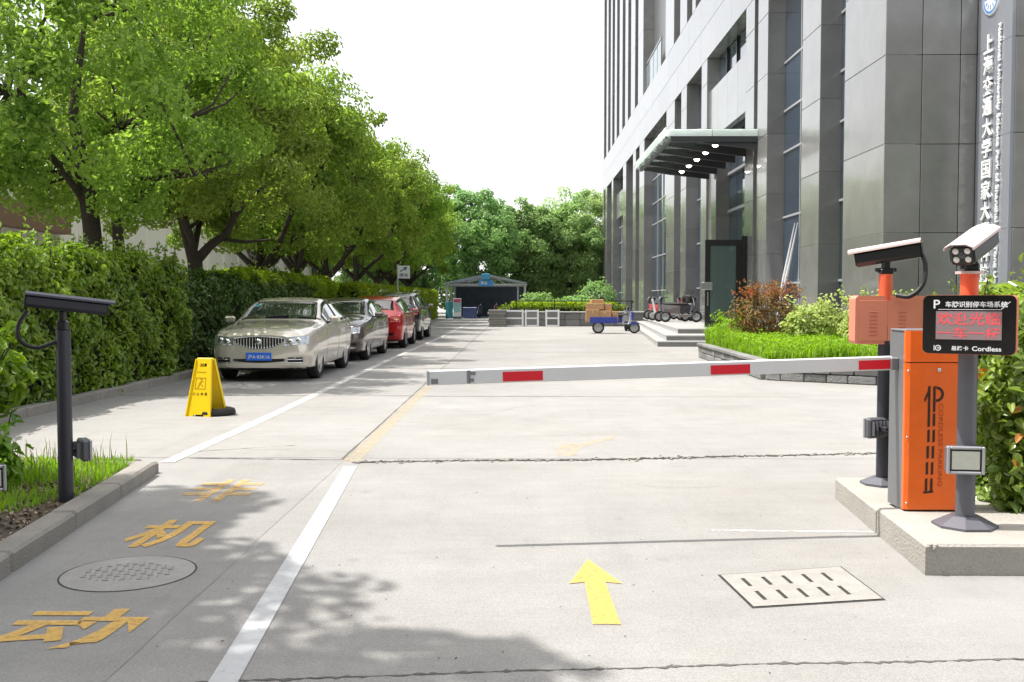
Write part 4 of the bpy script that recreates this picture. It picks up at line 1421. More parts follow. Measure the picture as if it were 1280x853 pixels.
def security_camera(parent, loc, yaw, pitch, L=.34, W=.105, hood='cam_hood', shell='cam_black', lamps=4, roll=0.0):
    """box camera looking along its own -y, under a folded roof"""
    h = W * .86
    # shell with cut corners
    c = W * .2
    prof = [(-W / 2 + c, -h / 2), (W / 2 - c, -h / 2), (W / 2, -h / 2 + c), (W / 2, h * .22), (W * .26, h * .5), (-W * .26, h * .5), (-W / 2, h * .22), (-W / 2, -h / 2 + c)]
    mb = MB()
    n = len(prof)
    vs = [(x, -L / 2, z) for x, z in prof] + [(x, L / 2, z) for x, z in prof]
    mb.add(vs, [list(range(n)), list(range(n, 2 * n))[::-1]] + [[i, i + n, (i + 1) % n + n, (i + 1) % n] for i in range(n)])
    cam_ = mb.build('camera_head', M[shell], parent, loc, (0, 0, 0))
    cam_.rotation_mode = 'XYZ'
    cam_.rotation_euler = (pitch, roll, yaw)
    # roof: folded sheet overhanging the front
    t = .006
    rp = [(-W / 2 - .014, h * .34), (-W / 2 - .012, h * .46), (-W * .30, h * .62), (W * .30, h * .62), (W / 2 + .012, h * .46), (W / 2 + .014, h * .34)]
    ri = [(x * (1 - .09), z - (t if abs(x) < W * .4 else .002)) for x, z in rp]
    mb = MB()
    y0, y1 = -L / 2 - .045, L / 2 + .01
    k = len(rp)
    vs = [(x, y0, z) for x, z in rp] + [(x, y1, z) for x, z in rp] + [(x, y0 + .001, z) for x, z in ri] + [(x, y1 - .001, z) for x, z in ri]
    fs = [[i, i + k, i + 1 + k, i + 1] for i in range(k - 1)] + [[2 * k + i, 2 * k + i + 1, 3 * k + i + 1, 3 * k + i] for i in range(k - 1)]
    fs += [[i, i + 1, 2 * k + i + 1, 2 * k + i] for i in range(k - 1)] + [[k + i, 3 * k + i, 3 * k + i + 1, k + i + 1] for i in range(k - 1)]
    fs += [[0, 2 * k, 3 * k, k], [k - 1, 2 * k - 1, 4 * k - 1, 3 * k - 1]]
    mb.add(vs, fs)
    mb.build('camera_roof', M[hood], cam_)
    fz = -L / 2 - .004
    MB().box((0, fz, -.004), (W * .86, .008, h * .8), 0, .003).build('front_window', M['bezel'], cam_)
    q = Matrix.Rotation(math.pi / 2, 4, 'X')
    if lamps:
        for sx in (-1, 1):
            for sz in (-1, 1)[:max(1, lamps // 2)]:
                MB().lathe([(0, .006), (.0135, .005), (.017, .0)], 14, 0, Matrix.Translation((sx * W * .23, fz - .004, sz * h * .20)) @ q).build('infrared_lamp', M['led'], cam_)
    MB().lathe([(0, .004), (.014, .003), (.018, 0)], 14, 0, Matrix.Translation((0, fz - .004, 0)) @ q).build('lens', M['lens'], cam_)
    # rear cap
    MB().box((0, L / 2 + .006, 0), (W * .8, .012, h * .8), 0, .004).build('rear_cap', M['cam_black'], cam_)
    return cam_


def flood(parent, loc, yaw, pitch=0.0, w=.185, h=.15):
    f = MB()
    f.box((0, .03, 0), (w, .05, h), 0, .012)
    for k in range(5):
        f.box((-w * .36 + k * w * .18, .068, 0), (.006, .03, h * .7))
    o = f.build('floodlight', M['post_grey'], parent, loc, (pitch, 0, yaw))
    fr = MB()
    for sx in (-1, 1):
        fr.box((sx * (w / 2 - .008), -.002, 0), (.016, .018, h), 0, .004)
        fr.box((0, -.0015, sx * (h / 2 - .008)), (w - .034, .017, .016), 0, .004)
    fr.build('lamp_frame', M['alu'], o)
    MB().box((0, .002, 0), (w - .034, .006, h - .034)).build('lamp_gasket', M['rubber'], o)
    MB().box((0, -.003, 0), (w - .052, .006, h - .052), 0, .002).build('lamp_glass', M['flood_glass'], o)
    MB().box((0, .10, -.0), (.03, .07, .03), 0, .004).build('lamp_bracket', M['post_dark'], o)
    return o


def base_plate(parent, r0=.16, r1=.075, h=.055, m='post_grey'):
    mb = MB()
    mb.lathe([(r0, 0), (r0, .014), (r1, h), (0, h)], 8, 0, Matrix.Rotation(math.pi / 8, 4, 'Z'), False)
    o = mb.build('base_plate', M[m], parent)
    return o


def barrier():
    X0, Y0, W, D, H = 2.315, 5.98, .37, .27, 1.085
    t = thing('barrier_box', 'orange parking barrier box with grey sides and black P logo', 'barrier box', (X0 + W / 2, Y0 + D / 2, .165))
    # grey cabinet
    mb = MB().box((0, .012, H / 2), (W - .004, D - .024, H), 0, .006)
    mb.build('cabinet', M['box_side'], t)
    zl = H - .185
    def door(name, z0, z1):
        m_ = MB()
        # front sheet wrapping round the near corners
        pr = [(-W / 2 - .001, .012), (-W / 2 - .001, -.018), (-W / 2 + .022, -.032), (W / 2 - .022, -.032), (W / 2 + .001, -.018), (W / 2 + .001, .012)]
        pr = [(x, y - D / 2 + .02) for x, y in pr]
        m_.prism(pr, z0, z1, 0)
        return m_.build(name, M['orange'], t)
    d = door('front_door', .012, zl - .003)
    door('lid_front', zl + .003, H + .004)
    MB().box((0, -.0, H + .006), (W + .006, D - .03, .012), 0, .004).build('lid', M['box_side'], t)
    fy = -D / 2 - .0125
    # key lock
    q = Matrix.Translation((.01, fy - .001, zl - .045)) @ Matrix.Rotation(math.pi / 2, 4, 'X')
    MB().lathe([(0, .007), (.011, .007), (.013, 0)], 16, 0, q).build('lock', M['steel'], t)
    for sx in (-1, 1):
        for z_ in (.05, .45, zl - .05):
            MB().lathe([(0, .004), (.006, .003), (.007, 0)], 10, 0, Matrix.Translation((sx * (W / 2 - .012), fy + .004, z_)) @ Matrix.Rotation(math.pi / 2, 4, 'X')).build('screw', M['steel'], t)
    # logo: a 1 and a P with road dashes running down, and small lettering beside
    lg = MB()
    zt_ = zl - .145

    def bar(x, z0, z1, w=.017, slant=.006):
        lg.add([(x, fy - .0015, z0), (x + w, fy - .0015, z0 + slant), (x + w, fy - .0015, z1 + slant), (x, fy - .0015, z1)], [[0, 1, 2, 3]])
    x1, x2 = -.055, -.024
    bar(x1, zt_ - .245, zt_, .015)
    lg.add([(x1 - .022, fy - .0015, zt_ - .075), (x1, fy - .0015, zt_ - .02), (x1, fy - .0015, zt_ - .055), (x1 - .018, fy - .0015, zt_ - .095)], [[0, 1, 2, 3]])
    bar(x2, zt_ - .155, zt_, .015)
    # bowl of the P
    for k in range(14):
        a0, a1 = math.pi / 2 - k * math.pi / 14, math.pi / 2 - (k + 1) * math.pi / 14
        ro, ri_ = .047, .031
        cx, cz = x2 + .018, zt_ - .045
        lg.add([(cx + math.cos(a) * r_ * 1.0, fy - .0015, cz + math.sin(a) * r_) for a, r_ in ((a0, ri_), (a0, ro), (a1, ro), (a1, ri_))], [[0, 1, 2, 3]])
    bar(x2, zt_ - .155 - .085, zt_ - .165, .015)
    for k in range(4):
        z = zt_ - .262 - k * .098
        bar(x1 - k * .003, z - .075, z, .015); bar(x2 - k * .003, z - .075, z + .0, .015)
    bar(x1 - .018, zt_ - .645, zt_ - .632, .06, .0065)
    lg.build('logo', M['print_black'], t)
    vs, fs, tw, th = glyphs('CORDLESS PARKING', .006)
    MB().add([(.012 + p[1] / th * .026, fy - .0015, zt_ - .10 - p[0] / tw * .50) for p in vs], fs).build('door_lettering', mat('dull_print', (0.42, 0.06, 0.006), .5), t)
    # arm stub
    MB().box((-W / 2 - .02, .01, .885), (.05, .06, .075), 0, .006).build('arm_clamp', M['box_side'], t)


barrier()


def boom():
    tip, root_ = Vector((-.535, 5.80, .985)), Vector((2.285, 6.135, 1.052))
    d = (tip - root_)
    ln = d.length
    rz = math.atan2(d.y, d.x) + math.pi
    t = thing('boom_gate', 'white barrier boom with red bands lowered across the lane', 'barrier arm', root_, rz)
    hh = .086
    slope = math.asin(-d.z / ln)
    m = Matrix.Rotation(-slope, 4, 'Y')
    rot = (0, -slope, 0)
    MB().box((-ln / 2, 0, 0), (ln, .045, hh), 0, .006).build('boom', M['arm_white'], t, (0, 0, 0), rot)
    for (pa, pb) in ((628, 678), (887, 936), (1071, 1111)):
        def s_at(px):
            lo, hi = 0.0, 1.0
            for _ in range(40):
                md = (lo + hi) / 2
                p = root_ + d * md
                x = 650 + p.x / p.y * FPX
                if x > px:
                    lo = md
                else:
                    hi = md
            return lo * ln
        sa, sb = s_at(pa), s_at(pb)
        MB().box((-(sa + sb) / 2, -.0235, -.006), (abs(sa - sb), .002, .056)).build('red_band', M['arm_red'], t, (0, 0, 0), rot)
    MB().box((-ln - .004, 0, 0), (.012, .050, hh + .004), 0, .004).build('end_cap', M['alu'], t, (0, 0, 0), rot)
    c = MB()
    c.box((-ln + .035, -.0245, -.02), (.04, .005, .03), 0, .001); c.box((-ln + .235, -.0245, 0), (.02, .005, hh * .9), 0, .001)
    c.box((-ln + .26, -.0245, .02), (.03, .005, .02), 0, .001); c.box((-ln + .25, -.0245, -.02), (.03, .005, .02), 0, .001)
    c.build('sensor_clip', M['box_side'], t, (0, 0, 0), rot)


boom()


def case_box(w, d, h, m, parent, name, loc, rz, ch=.022):
    bm_prof = []
    n = 5
    for cx, cz, a0 in ((w / 2 - ch, h / 2 - ch, 0), (-w / 2 + ch, h / 2 - ch, 90), (-w / 2 + ch, -h / 2 + ch, 180), (w / 2 - ch, -h / 2 + ch, 270)):
        for k in range(n + 1):
            a_ = R(a0 + 90 * k / n)
            bm_prof.append((cx + ch * math.cos(a_), cz + ch * math.sin(a_)))
    mtx = Matrix.Rotation(math.pi / 2, 4, 'X')
    return MB().prism(bm_prof, -d / 2, d / 2, 0, mtx).build(name, m, parent, loc, (0, 0, rz))


def screen_post():
    X, Y = 2.515, 5.60
    t = thing('display_post', 'grey post with black red-lettered display screen and camera on top', 'camera post', (X, Y, .165))
    base_plate(t, .175, .085, .06)
    MB().cyl((0, 0, .05), (0, 0, 1.05), .052, 24).build('pole', M['post_grey'], t)
    MB().cyl((0, 0, 1.05), (0, 0, 1.42), .048, 24).build('upper_pole', M['orange_red'], t)
    MB().lathe([(.0, 1.435), (.075, 1.435), (.075, 1.42), (0, 1.42)], 24, 0, None, False).build('collar', M['cam_hood'], t)
    yaw = -R(31)
    w, h = .47, .325
    cz = 1.305 - .165
    off = Matrix.Rotation(yaw, 3, 'Z') @ Vector((0, -.10, 0))
    cs = case_box(w, .11, h, M['salmon'], t, 'display_case', (off.x + .02, off.y, cz), yaw, .03)
    bz = case_box(w - .004, .012, h - .004, M['bezel'], cs, 'screen_bezel', (0, -.0605, 0), 0, .03)
    MB().box((0, -.068, -.004), (.33, .004, .155)).build('led_panel', M['led_panel'], cs)
    y = -.0708
    text_part('led_text', '欢迎光临', -.16, -.002, .32, .07, M['led_red'], cs, y, .015)
    text_part('led_text', '一车一杆', -.16, -.076, .32, .062, M['led_red'], cs, y, .01)
    y = -.0675
    text_part('screen_heading', '车牌识别停车场系统', -.118, .095, .31, .033, M['print_white'], cs, y, .022)
    text_part('screen_logo', 'P', -.178, .088, .033, .048, M['print_white'], cs, y, .012)
    text_part('screen_footer', '易路卡', -.085, -.143, .088, .026, M['print_white'], cs, y, .02)
    text_part('screen_footer', 'Cordless', .02, -.143, .145, .026, M['print_white'], cs, y, .022)
    ln = MB()
    ln.box((-.02, y, .083), (.27, .001, .003)); ln.add([(.115, y, .0815), (.16, y, .0815), (.205, y, .125), (.203, y, .128), (.158, y, .0845), (.115, y, .0845)], [[0, 1, 2, 3, 4, 5]])
    ln.build('screen_rule', M['print_white'], cs)
    e = MB(); e.lathe([(.011, 0), (.016, 0)], 18, 0, Matrix.Translation((-.152, y, -.13)) @ Matrix.Rotation(math.pi / 2, 4, 'X'))
    e.box((-.172, y, -.13), (.004, .001, .03), 0); e.box((-.150, y, -.13), (.012, .001, .006), 0)
    e.build('screen_emblem', M['print_white'], cs)
    # bracket and camera, pointing down at the entry lane
    b = MB(); b.box((0, 0, 1.455), (.085, .07, .04), 0, .01); b.box((.0, 0, 1.50), (.04, .05, .08), 0, .0065); b.cyl((-.05, 0, 1.465), (.05, 0, 1.465), .012, 10)
    b.build('camera_bracket', M['cam_black'], t)
    security_camera(t, (.015, -.02, 1.575), -R(46), R(19), .34, .138, 'cam_hood', 'cam_black', 4)
    flood(t, (-.04, -.085, .385), -R(8), 0, .20, .155)
    MB().tube(cable_curve([(.05, .1, 1.57), (.10, .12, 1.45), (.06, .06, 1.38)]), .012, 8).build('cable', M['cable'], t)


screen_post()


def rear_post():
    X, Y = 2.53, 6.92
    t = thing('display_post', 'dark post with salmon louvred display back and camera, behind the barrier box', 'camera post', (X, Y, .155))
    base_plate(t, .15, .075, .05)
    MB().cyl((0, 0, .04), (0, 0, 1.1), .045, 20).build('pole', M['post_dark'], t)
    MB().cyl((0, 0, 1.1), (0, 0, 1.46), .045, 20).build('upper_pole', M['orange_red'], t)
    yaw = R(2)
    cz = 1.30 - .155
    cs = case_box(.49, .12, .335, M['salmon'], t, 'display_case', (.02, .02, cz), yaw, .03)
    MB().box((-.0, -.062, -.005), (.43, .004, .28), 0, .001).build('back_panel', M['salmon'], cs)
    for sx in (-1, 1):
        for k in range(7):
            MB().box((sx * .10 - .02, -.066, .055 - k * .026), (.055, .006, .007), 0, .002).build('louvre', mat('louvre', (0.60, 0.19, 0.12), .5) if (sx, k) == (-1, 0) else bpy.data.materials['louvre'], cs)
    b = MB(); b.box((0, 0, 1.48), (.09, .07, .035), 0, .0065); b.box((.0, 0, 1.515), (.05, .05, .07), 0, .0065); b.cyl((-.07, 0, 1.49), (.07, 0, 1.49), .014, 10)
    b.build('camera_bracket', M['cam_black'], t)
    # looks away from the viewer, rear cap this way
    security_camera(t, (.02, .01, 1.60), -R(116), R(9), .42, .135, 'cam_hood', 'cam_black', 0)
    MB().tube(cable_curve([(.20, -.085, 1.62), (.225, -.12, 1.52), (.20, -.14, 1.39), (.12, -.13, 1.31), (.05, -.07, 1.315)]), .016, 9).build('cable', M['cable'], t)
    flood(t, (-.075, -.02, .40), R(202), 0, .17, .14)


rear_post()


def left_post(c, label, head_yaw, flood_yaw, fl, lamps, head=(.02, 0, 1.36), pole_h=1.19, pitch=R(7), L=.50, floodpos=(.12, .10, .46)):
    t = thing('camera_post', label, 'camera post', (c.x, c.y, .07))
    MB().cyl((0, 0, -.02), (0, 0, pole_h), .048, 20).build('pole', M['post_dark'], t)
    b = MB(); b.box((0, 0, pole_h + .03), (.07, .06, .07), 0, .01); b.box((0, 0, pole_h + .09), (.04, .045, .08), 0, .006)
    b.build('camera_bracket', M['cam_black'], t)
    security_camera(t, head, head_yaw, pitch, L, .112, 'cam_hood_dark', 'post_dark', lamps)
    if fl:
        flood(t, floodpos, flood_yaw, 0, .19, .145)
    return t


p1 = ground_at(83, 627, .07)
pt = left_post(p1, 'dark pole carrying a slim security camera in the kerbed bed', R(118), R(125), True, 0, head=(.03, 0, 1.34), pole_h=1.165, floodpos=(.10, .12, .34))
MB().tube(cable_curve([(-.2, -.08, 1.30), (-.25, -.1, 1.2), (-.24, -.1, 1.10), (-.15, -.07, 1.05), (-.03, -.02, 1.09)]), .014, 9).build('cable', M['cable'], pt)
p2 = Vector((-3.10, 5.55, .07))
left_post(p2, 'second dark camera pole at the picture edge with a boxed floodlight', -R(-24), R(28), True, 4, head=(.085, -.05, 1.345), pole_h=1.17, pitch=R(6), L=.34, floodpos=(.135, -.07, .375))


# ------------------------------------------------------------------ yellow caution board
def caution_board():
    c = ground_at(258, 519)
    t = thing('caution_board', 'yellow folding caution board standing beside the silver-beige sedan', 'caution sign', (c.x, c.y, 0), R(-14))
    Y = mat('yellow_plastic', (0.80, 0.56, 0.004), 0.45, var=0.04, vscale=6)
    H, wb, wt = .70, .17, .105
    for side in (-1, 1):
        # leaf with a handle hole and a foot cut-out
        def P(u, v, off):
            w = wb + (wt - wb) * v
            yy = side * (.15 * (1 - v) + .018)
            return (u * w, yy + off * side, v * H)
        us = [-1, -.42, .42, 1]
        vs_ = [0, .035, .86, .92, 1]
        mb = MB()
        hole = {(1, 0), (1, 2)}
        for i in range(3):
            for j in range(4):
                if (i, j) in hole:
                    continue
                a = [P(us[i], vs_[j], 0), P(us[i + 1], vs_[j], 0), P(us[i + 1], vs_[j + 1], 0), P(us[i], vs_[j + 1], 0)]
                b = [P(us[i], vs_[j], .02), P(us[i + 1], vs_[j], .02), P(us[i + 1], vs_[j + 1], .02), P(us[i], vs_[j + 1], .02)]
                mb.add(a + b, [[0, 1, 2, 3], [7, 6, 5, 4], [0, 4, 5, 1], [1, 5, 6, 2], [2, 6, 7, 3], [3, 7, 4, 0]])
        lf = mb.build('leaf', Y, t)
        rib = MB()
        for s in (-1, 1):
            a = [P(s * .97, 0.0, .0), P(s * 1.03, 0.0, .035), P(s * 1.03, 1, .035), P(s * .97, 1, .0)]
            b = [P(s * .90, 0.0, .0), P(s * .93, 0.0, .036), P(s * .93, 1, .036), P(s * .90, 1, .0)]
            rib.add(a + b, [[0, 1, 2, 3], [7, 6, 5, 4], [0, 4, 5, 1], [1, 5, 6, 2], [2, 6, 7, 3], [3, 7, 4, 0]])
        rib.build('edge_rib', Y, lf)
        if side == -1:
            K = mat('board_print', (0.10, 0.055, 0.004), .5)
            K2 = mat('board_print_soft', (0.38, 0.22, 0.01), .5)

            def on(u, v):
                return P(u, v, .0225)
            sq = MB()
            for (u0, u1, v0, v1) in ((-.62, .45, .665, .675), (-.62, .45, .475, .485), (-.62, -.56, .475, .675), (.39, .45, .475, .675)):
                sq.add([on(u0, v0), on(u1, v0), on(u1, v1), on(u0, v1)], [[0, 1, 2, 3]])
            # slipping figure
            for (u0, v0, u1, v1, w) in ((-.3, .50, -.15, .58, .05), (-.15, .58, .05, .62, .06), (-.15, .58, .2, .52, .05), (.05, .62, .25, .60, .04), (-.05, .635, .0, .655, .10)):
                sq.add([on(u0 - w, v0), on(u0 + w, v0), on(u1 + w, v1), on(u1 - w, v1)], [[0, 1, 2, 3]])
            sq.build('pictogram', K2, lf)
            g_ = MB()
            for i, ch in enumerate('小心地滑'):
                gv, gf, tw, th = glyphs(ch, .02)
                g_.add([on(-.72 + i * .37 + p[0] / tw * .26, .365 + p[1] / th * .055) for p in gv], gf)
            g_.build('board_lettering', K, lf)
            bar_ = MB(); bar_.add([on(-.66, .765), on(.45, .765), on(.45, .775), on(-.66, .775)], [[0, 1, 2, 3]]); bar_.build('printed_rule', K2, lf)
    MB().box((0, 0, H - .005), (wt * 2.0, .05, .03), 0, .0065).build('hinge', Y, t)
    w = thing('rubber_weight', 'black round rubber weight lying under the yellow caution board', 'weight', (c.x + .10, c.y + .04, 0))
    mb = MB()
    mb.lathe([(.13, .0), (.235, .0), (.25, .03), (.235, .075), (.19, .09), (.14, .085), (.12, .05)], 26, 0, None, True, True)
    mb.lathe([(.0, .01), (.13, .01)], 26)
    mb.build('weight_ring', M['rubber'], w)


caution_board()


# ------------------------------------------------------------------ cars
def car_paint(name, col, metal=0.6, rough=0.28):
    return mat(name, col, rough, metal=metal, coat=1.0, var=0.02, vscale=3)


M['car_glass'] = mat('car_glass', (0.02, 0.026, 0.03), 0.03, spec=1.0, coat=1.0)
M['car_trim'] = mat('car_black_trim', (0.012, 0.012, 0.013), 0.45)
M['chrome'] = mat('chrome', (0.75, 0.76, 0.77), 0.12, metal=1.0)
M['tyre'] = mat('tyre', (0.018, 0.018, 0.019), 0.75, bump=0.3, bscale=90)
M['rim'] = mat('alloy_rim', (0.42, 0.43, 0.44), 0.3, metal=0.85)
M['lamp_clear'] = mat('clear_lamp', (0.42, 0.45, 0.48), 0.08, metal=0.5, coat=1.0)
M['lamp_red'] = mat('red_lamp', (0.50, 0.02, 0.015), 0.12, coat=1.0)
M['lamp_amber'] = mat('amber_lamp', (0.75, 0.28, 0.06), 0.12, coat=1.0)
M['plate_blue'] = mat('blue_number_plate', (0.03, 0.16, 0.70), 0.4)

#        s     zb   wl   wm    zm   ws   zs   wr   zr    zc
SEDAN = [(0.00, .25, .58, .65, .48, .60, .68, .46, .79, .815),
         (0.07, .21, .73, .79, .49, .74, .73, .54, .845, .88),
         (0.25, .19, .82, .865, .51, .815, .80, .62, .895, .935),
         (0.60, .19, .845, .89, .55, .855, .885, .72, .945, .98),
         (1.00, .19, .85, .90, .57, .86, .915, .73, .975, 1.015),
         (1.32, .19, .85, .905, .58, .87, .94, .74, .995, 1.045),
         (1.50, .19, .85, .907, .58, .875, .95, .725, 1.065, 1.12),
         (1.80, .19, .85, .907, .58, .88, .965, .685, 1.22, 1.275),
         (2.12, .19, .85, .907, .58, .88, .975, .62, 1.365, 1.42),
         (2.50, .19, .85, .907, .58, .88, .985, .595, 1.425, 1.475),
         (3.10, .19, .85, .907, .58, .88, .995, .585, 1.41, 1.465),
         (3.55, .19, .85, .905, .60, .875, 1.005, .60, 1.31, 1.37),
         (3.95, .19, .85, .90, .62, .865, 1.01, .67, 1.13, 1.18),
         (4.20, .20, .83, .885, .63, .85, 1.01, .70, 1.06, 1.10),
         (4.50, .25, .77, .84, .64, .80, .98, .64, 1.04, 1.07),
         (4.62, .31, .68, .76, .65, .73, .92, .56, 1.00, 1.03),
         (4.67, .38, .58, .66, .65, .63, .86, .48, .93, .95)]
HATCH = [(0.00, .34, .50, .58, .50, .56, .63, .46, .675, .69), (0.07, .25, .68, .75, .50, .72, .67, .58, .735, .755),
         (0.25, .20, .80, .84, .52, .80, .78, .66, .845, .875), (0.60, .19, .82, .86, .55, .83, .88, .70, .935, .975),
         (1.05, .19, .83, .875, .57, .84, .94, .72, .995, 1.05), (1.25, .19, .83, .88, .58, .85, .96, .71, 1.06, 1.12),
         (1.60, .19, .83, .88, .58, .855, .985, .67, 1.26, 1.32), (1.95, .19, .83, .88, .58, .855, .995, .61, 1.43, 1.49),
         (2.40, .19, .83, .88, .58, .855, 1.0, .59, 1.485, 1.54), (3.10, .19, .83, .88, .58, .855, 1.01, .58, 1.46, 1.52),
         (3.60, .19, .83, .875, .60, .85, 1.02, .57, 1.37, 1.43), (3.88, .20, .82, .87, .62, .84, 1.02, .60, 1.18, 1.22),
         (4.05, .22, .78, .85, .62, .82, .99, .66, 1.03, 1.06), (4.18, .27, .72, .81, .62, .78, .92, .62, .97, .99), (4.25, .36, .62, .70, .62, .66, .85, .5, .90, .91)]
SUV = [(0.00, .40, .52, .62, .60, .60, .80, .50, .86, .88), (0.08, .32, .70, .80, .60, .78, .86, .62, .93, .96),
       (0.30, .27, .84, .89, .62, .86, .97, .72, 1.02, 1.06), (1.00, .26, .86, .92, .66, .88, 1.05, .76, 1.10, 1.15),
       (1.30, .26, .86, .925, .67, .89, 1.08, .75, 1.16, 1.22), (1.65, .26, .86, .925, .68, .89, 1.10, .71, 1.38, 1.44),
       (2.00, .26, .86, .925, .68, .89, 1.11, .66, 1.57, 1.63), (2.50, .26, .86, .925, .68, .89, 1.12, .64, 1.64, 1.69),
       (3.60, .26, .86, .925, .68, .885, 1.14, .63, 1.61, 1.67), (4.10, .27, .85, .91, .70, .88, 1.14, .62, 1.50, 1.56),
       (4.30, .29, .82, .89, .70, .86, 1.12, .66, 1.28, 1.32), (4.45, .33, .76, .84, .70, .81, 1.04, .66, 1.10, 1.13), (4.52, .42, .66, .74, .70, .70, .95, .54, 1.0, 1.02)]


def car_surface(tab):
    tab = np.array(tab)
    Lg = tab[-1, 0]
    ds = .035
    s = np.arange(0, Lg + ds * .5, ds)
    s[-1] = Lg
    pars = []
    for k in range(1, 10):
        y = np.interp(s, tab[:, 0], tab[:, k])
        kern = np.exp(-.5 * (np.arange(-5, 6) / 2.0) ** 2); kern /= kern.sum()
        yp = np.concatenate([2 * y[0] - y[5:0:-1], y, 2 * y[-1] - y[-2:-7:-1]])
        ys = np.convolve(yp, kern, 'valid')
        pars.append(ys)
    return s, np.array(pars)


def car_body(tab):
    s, p = car_surface(tab)
    zb, wl_, wm, zm, ws, zs, wr, zr, zc = p
    Lg = s[-1]
    rings = []
    for i in range(len(s)):
        pts = np.array([(0, zb[i]), (.6 * wl_[i], zb[i]), (wl_[i] * .97, zb[i] + .03), (wl_[i] + .35 * (wm[i] - wl_[i]), zb[i] + .14), (wm[i], zm[i]), (ws[i] + .6 * (wm[i] - ws[i]), zs[i] - .35 * (zs[i] - zm[i])),
                        (ws[i], zs[i]), (wr[i] + .5 * (ws[i] - wr[i]) + .012, zs[i] + .52 * (zr[i] - zs[i])), (wr[i], zr[i]), (.72 * wr[i], zr[i] + .66 * (zc[i] - zr[i])), (.35 * wr[i], zr[i] + .93 * (zc[i] - zr[i])), (0, zc[i])])
        Q = []
        P = np.vstack([pts[0], pts, pts[-1]])
        for k in range(1, len(P) - 2):
            for t in (0, .34, .67):
                a, b, c, d = P[k - 1], P[k], P[k + 1], P[k + 2]
                Q.append(.5 * (2 * b + (c - a) * t + (2 * a - 5 * b + 4 * c - d) * t * t + (3 * b - a - 3 * c + d) * t ** 3))
        Q.append(P[-2])
        Q = np.array(Q)
        Q[:, 0] = np.maximum(Q[:, 0], 0)
        full = np.vstack([Q, (Q * [-1, 1])[-2:0:-1]])
        rings.append(np.column_stack([full[:, 0], np.full(len(full), s[i] - Lg / 2), full[:, 1]]))
    n = len(rings[0])
    V = np.vstack(rings)
    F = [[i * n + j, i * n + (j + 1) % n, (i + 1) * n + (j + 1) % n, (i + 1) * n + j] for i in range(len(rings) - 1) for j in range(n)]
    F += [list(range(n))[::-1], [(len(rings) - 1) * n + j for j in range(n)]]
    return V, F, s, p, Lg


def make_wheel(parent, x, y, r, w, spokes=10):
    side = 1 if x > 0 else -1
    rot = (0, side * math.pi / 2, 0)
    t = MB()
    h = w / 2
    t.lathe([(r * .66, -h * .8), (r * .9, -h), (r * .985, -h * .72), (r, -h * .3), (r, h * .3), (r * .985, h * .72), (r * .9, h), (r * .66, h * .85), (r * .64, h * .5)], 32)
    o = t.build('wheel', M['tyre'], parent, (x, y, r), rot)
    d = MB()
    d.lathe([(r * .67, h * .80), (r * .60, h * .62), (r * .58, h * .2), (0, h * .15)], 28, 1)
    for k in range(spokes):
        a = 2 * math.pi * k / spokes
        d.box((r * .36 * math.cos(a), r * .36 * math.sin(a), h * .62), (r * .56, r * .085, h * .2), 0, .006, None, a)
    d.lathe([(r * .69, h * .86), (r * .60, h * .88), (r * .58, h * .6)], 28, 0)
    d.lathe([(0, h * .82), (r * .13, h * .78), (r * .15, h * .5)], 16, 0)
    d.build('rim', [M['rim'], M['car_trim']], o)
    return o


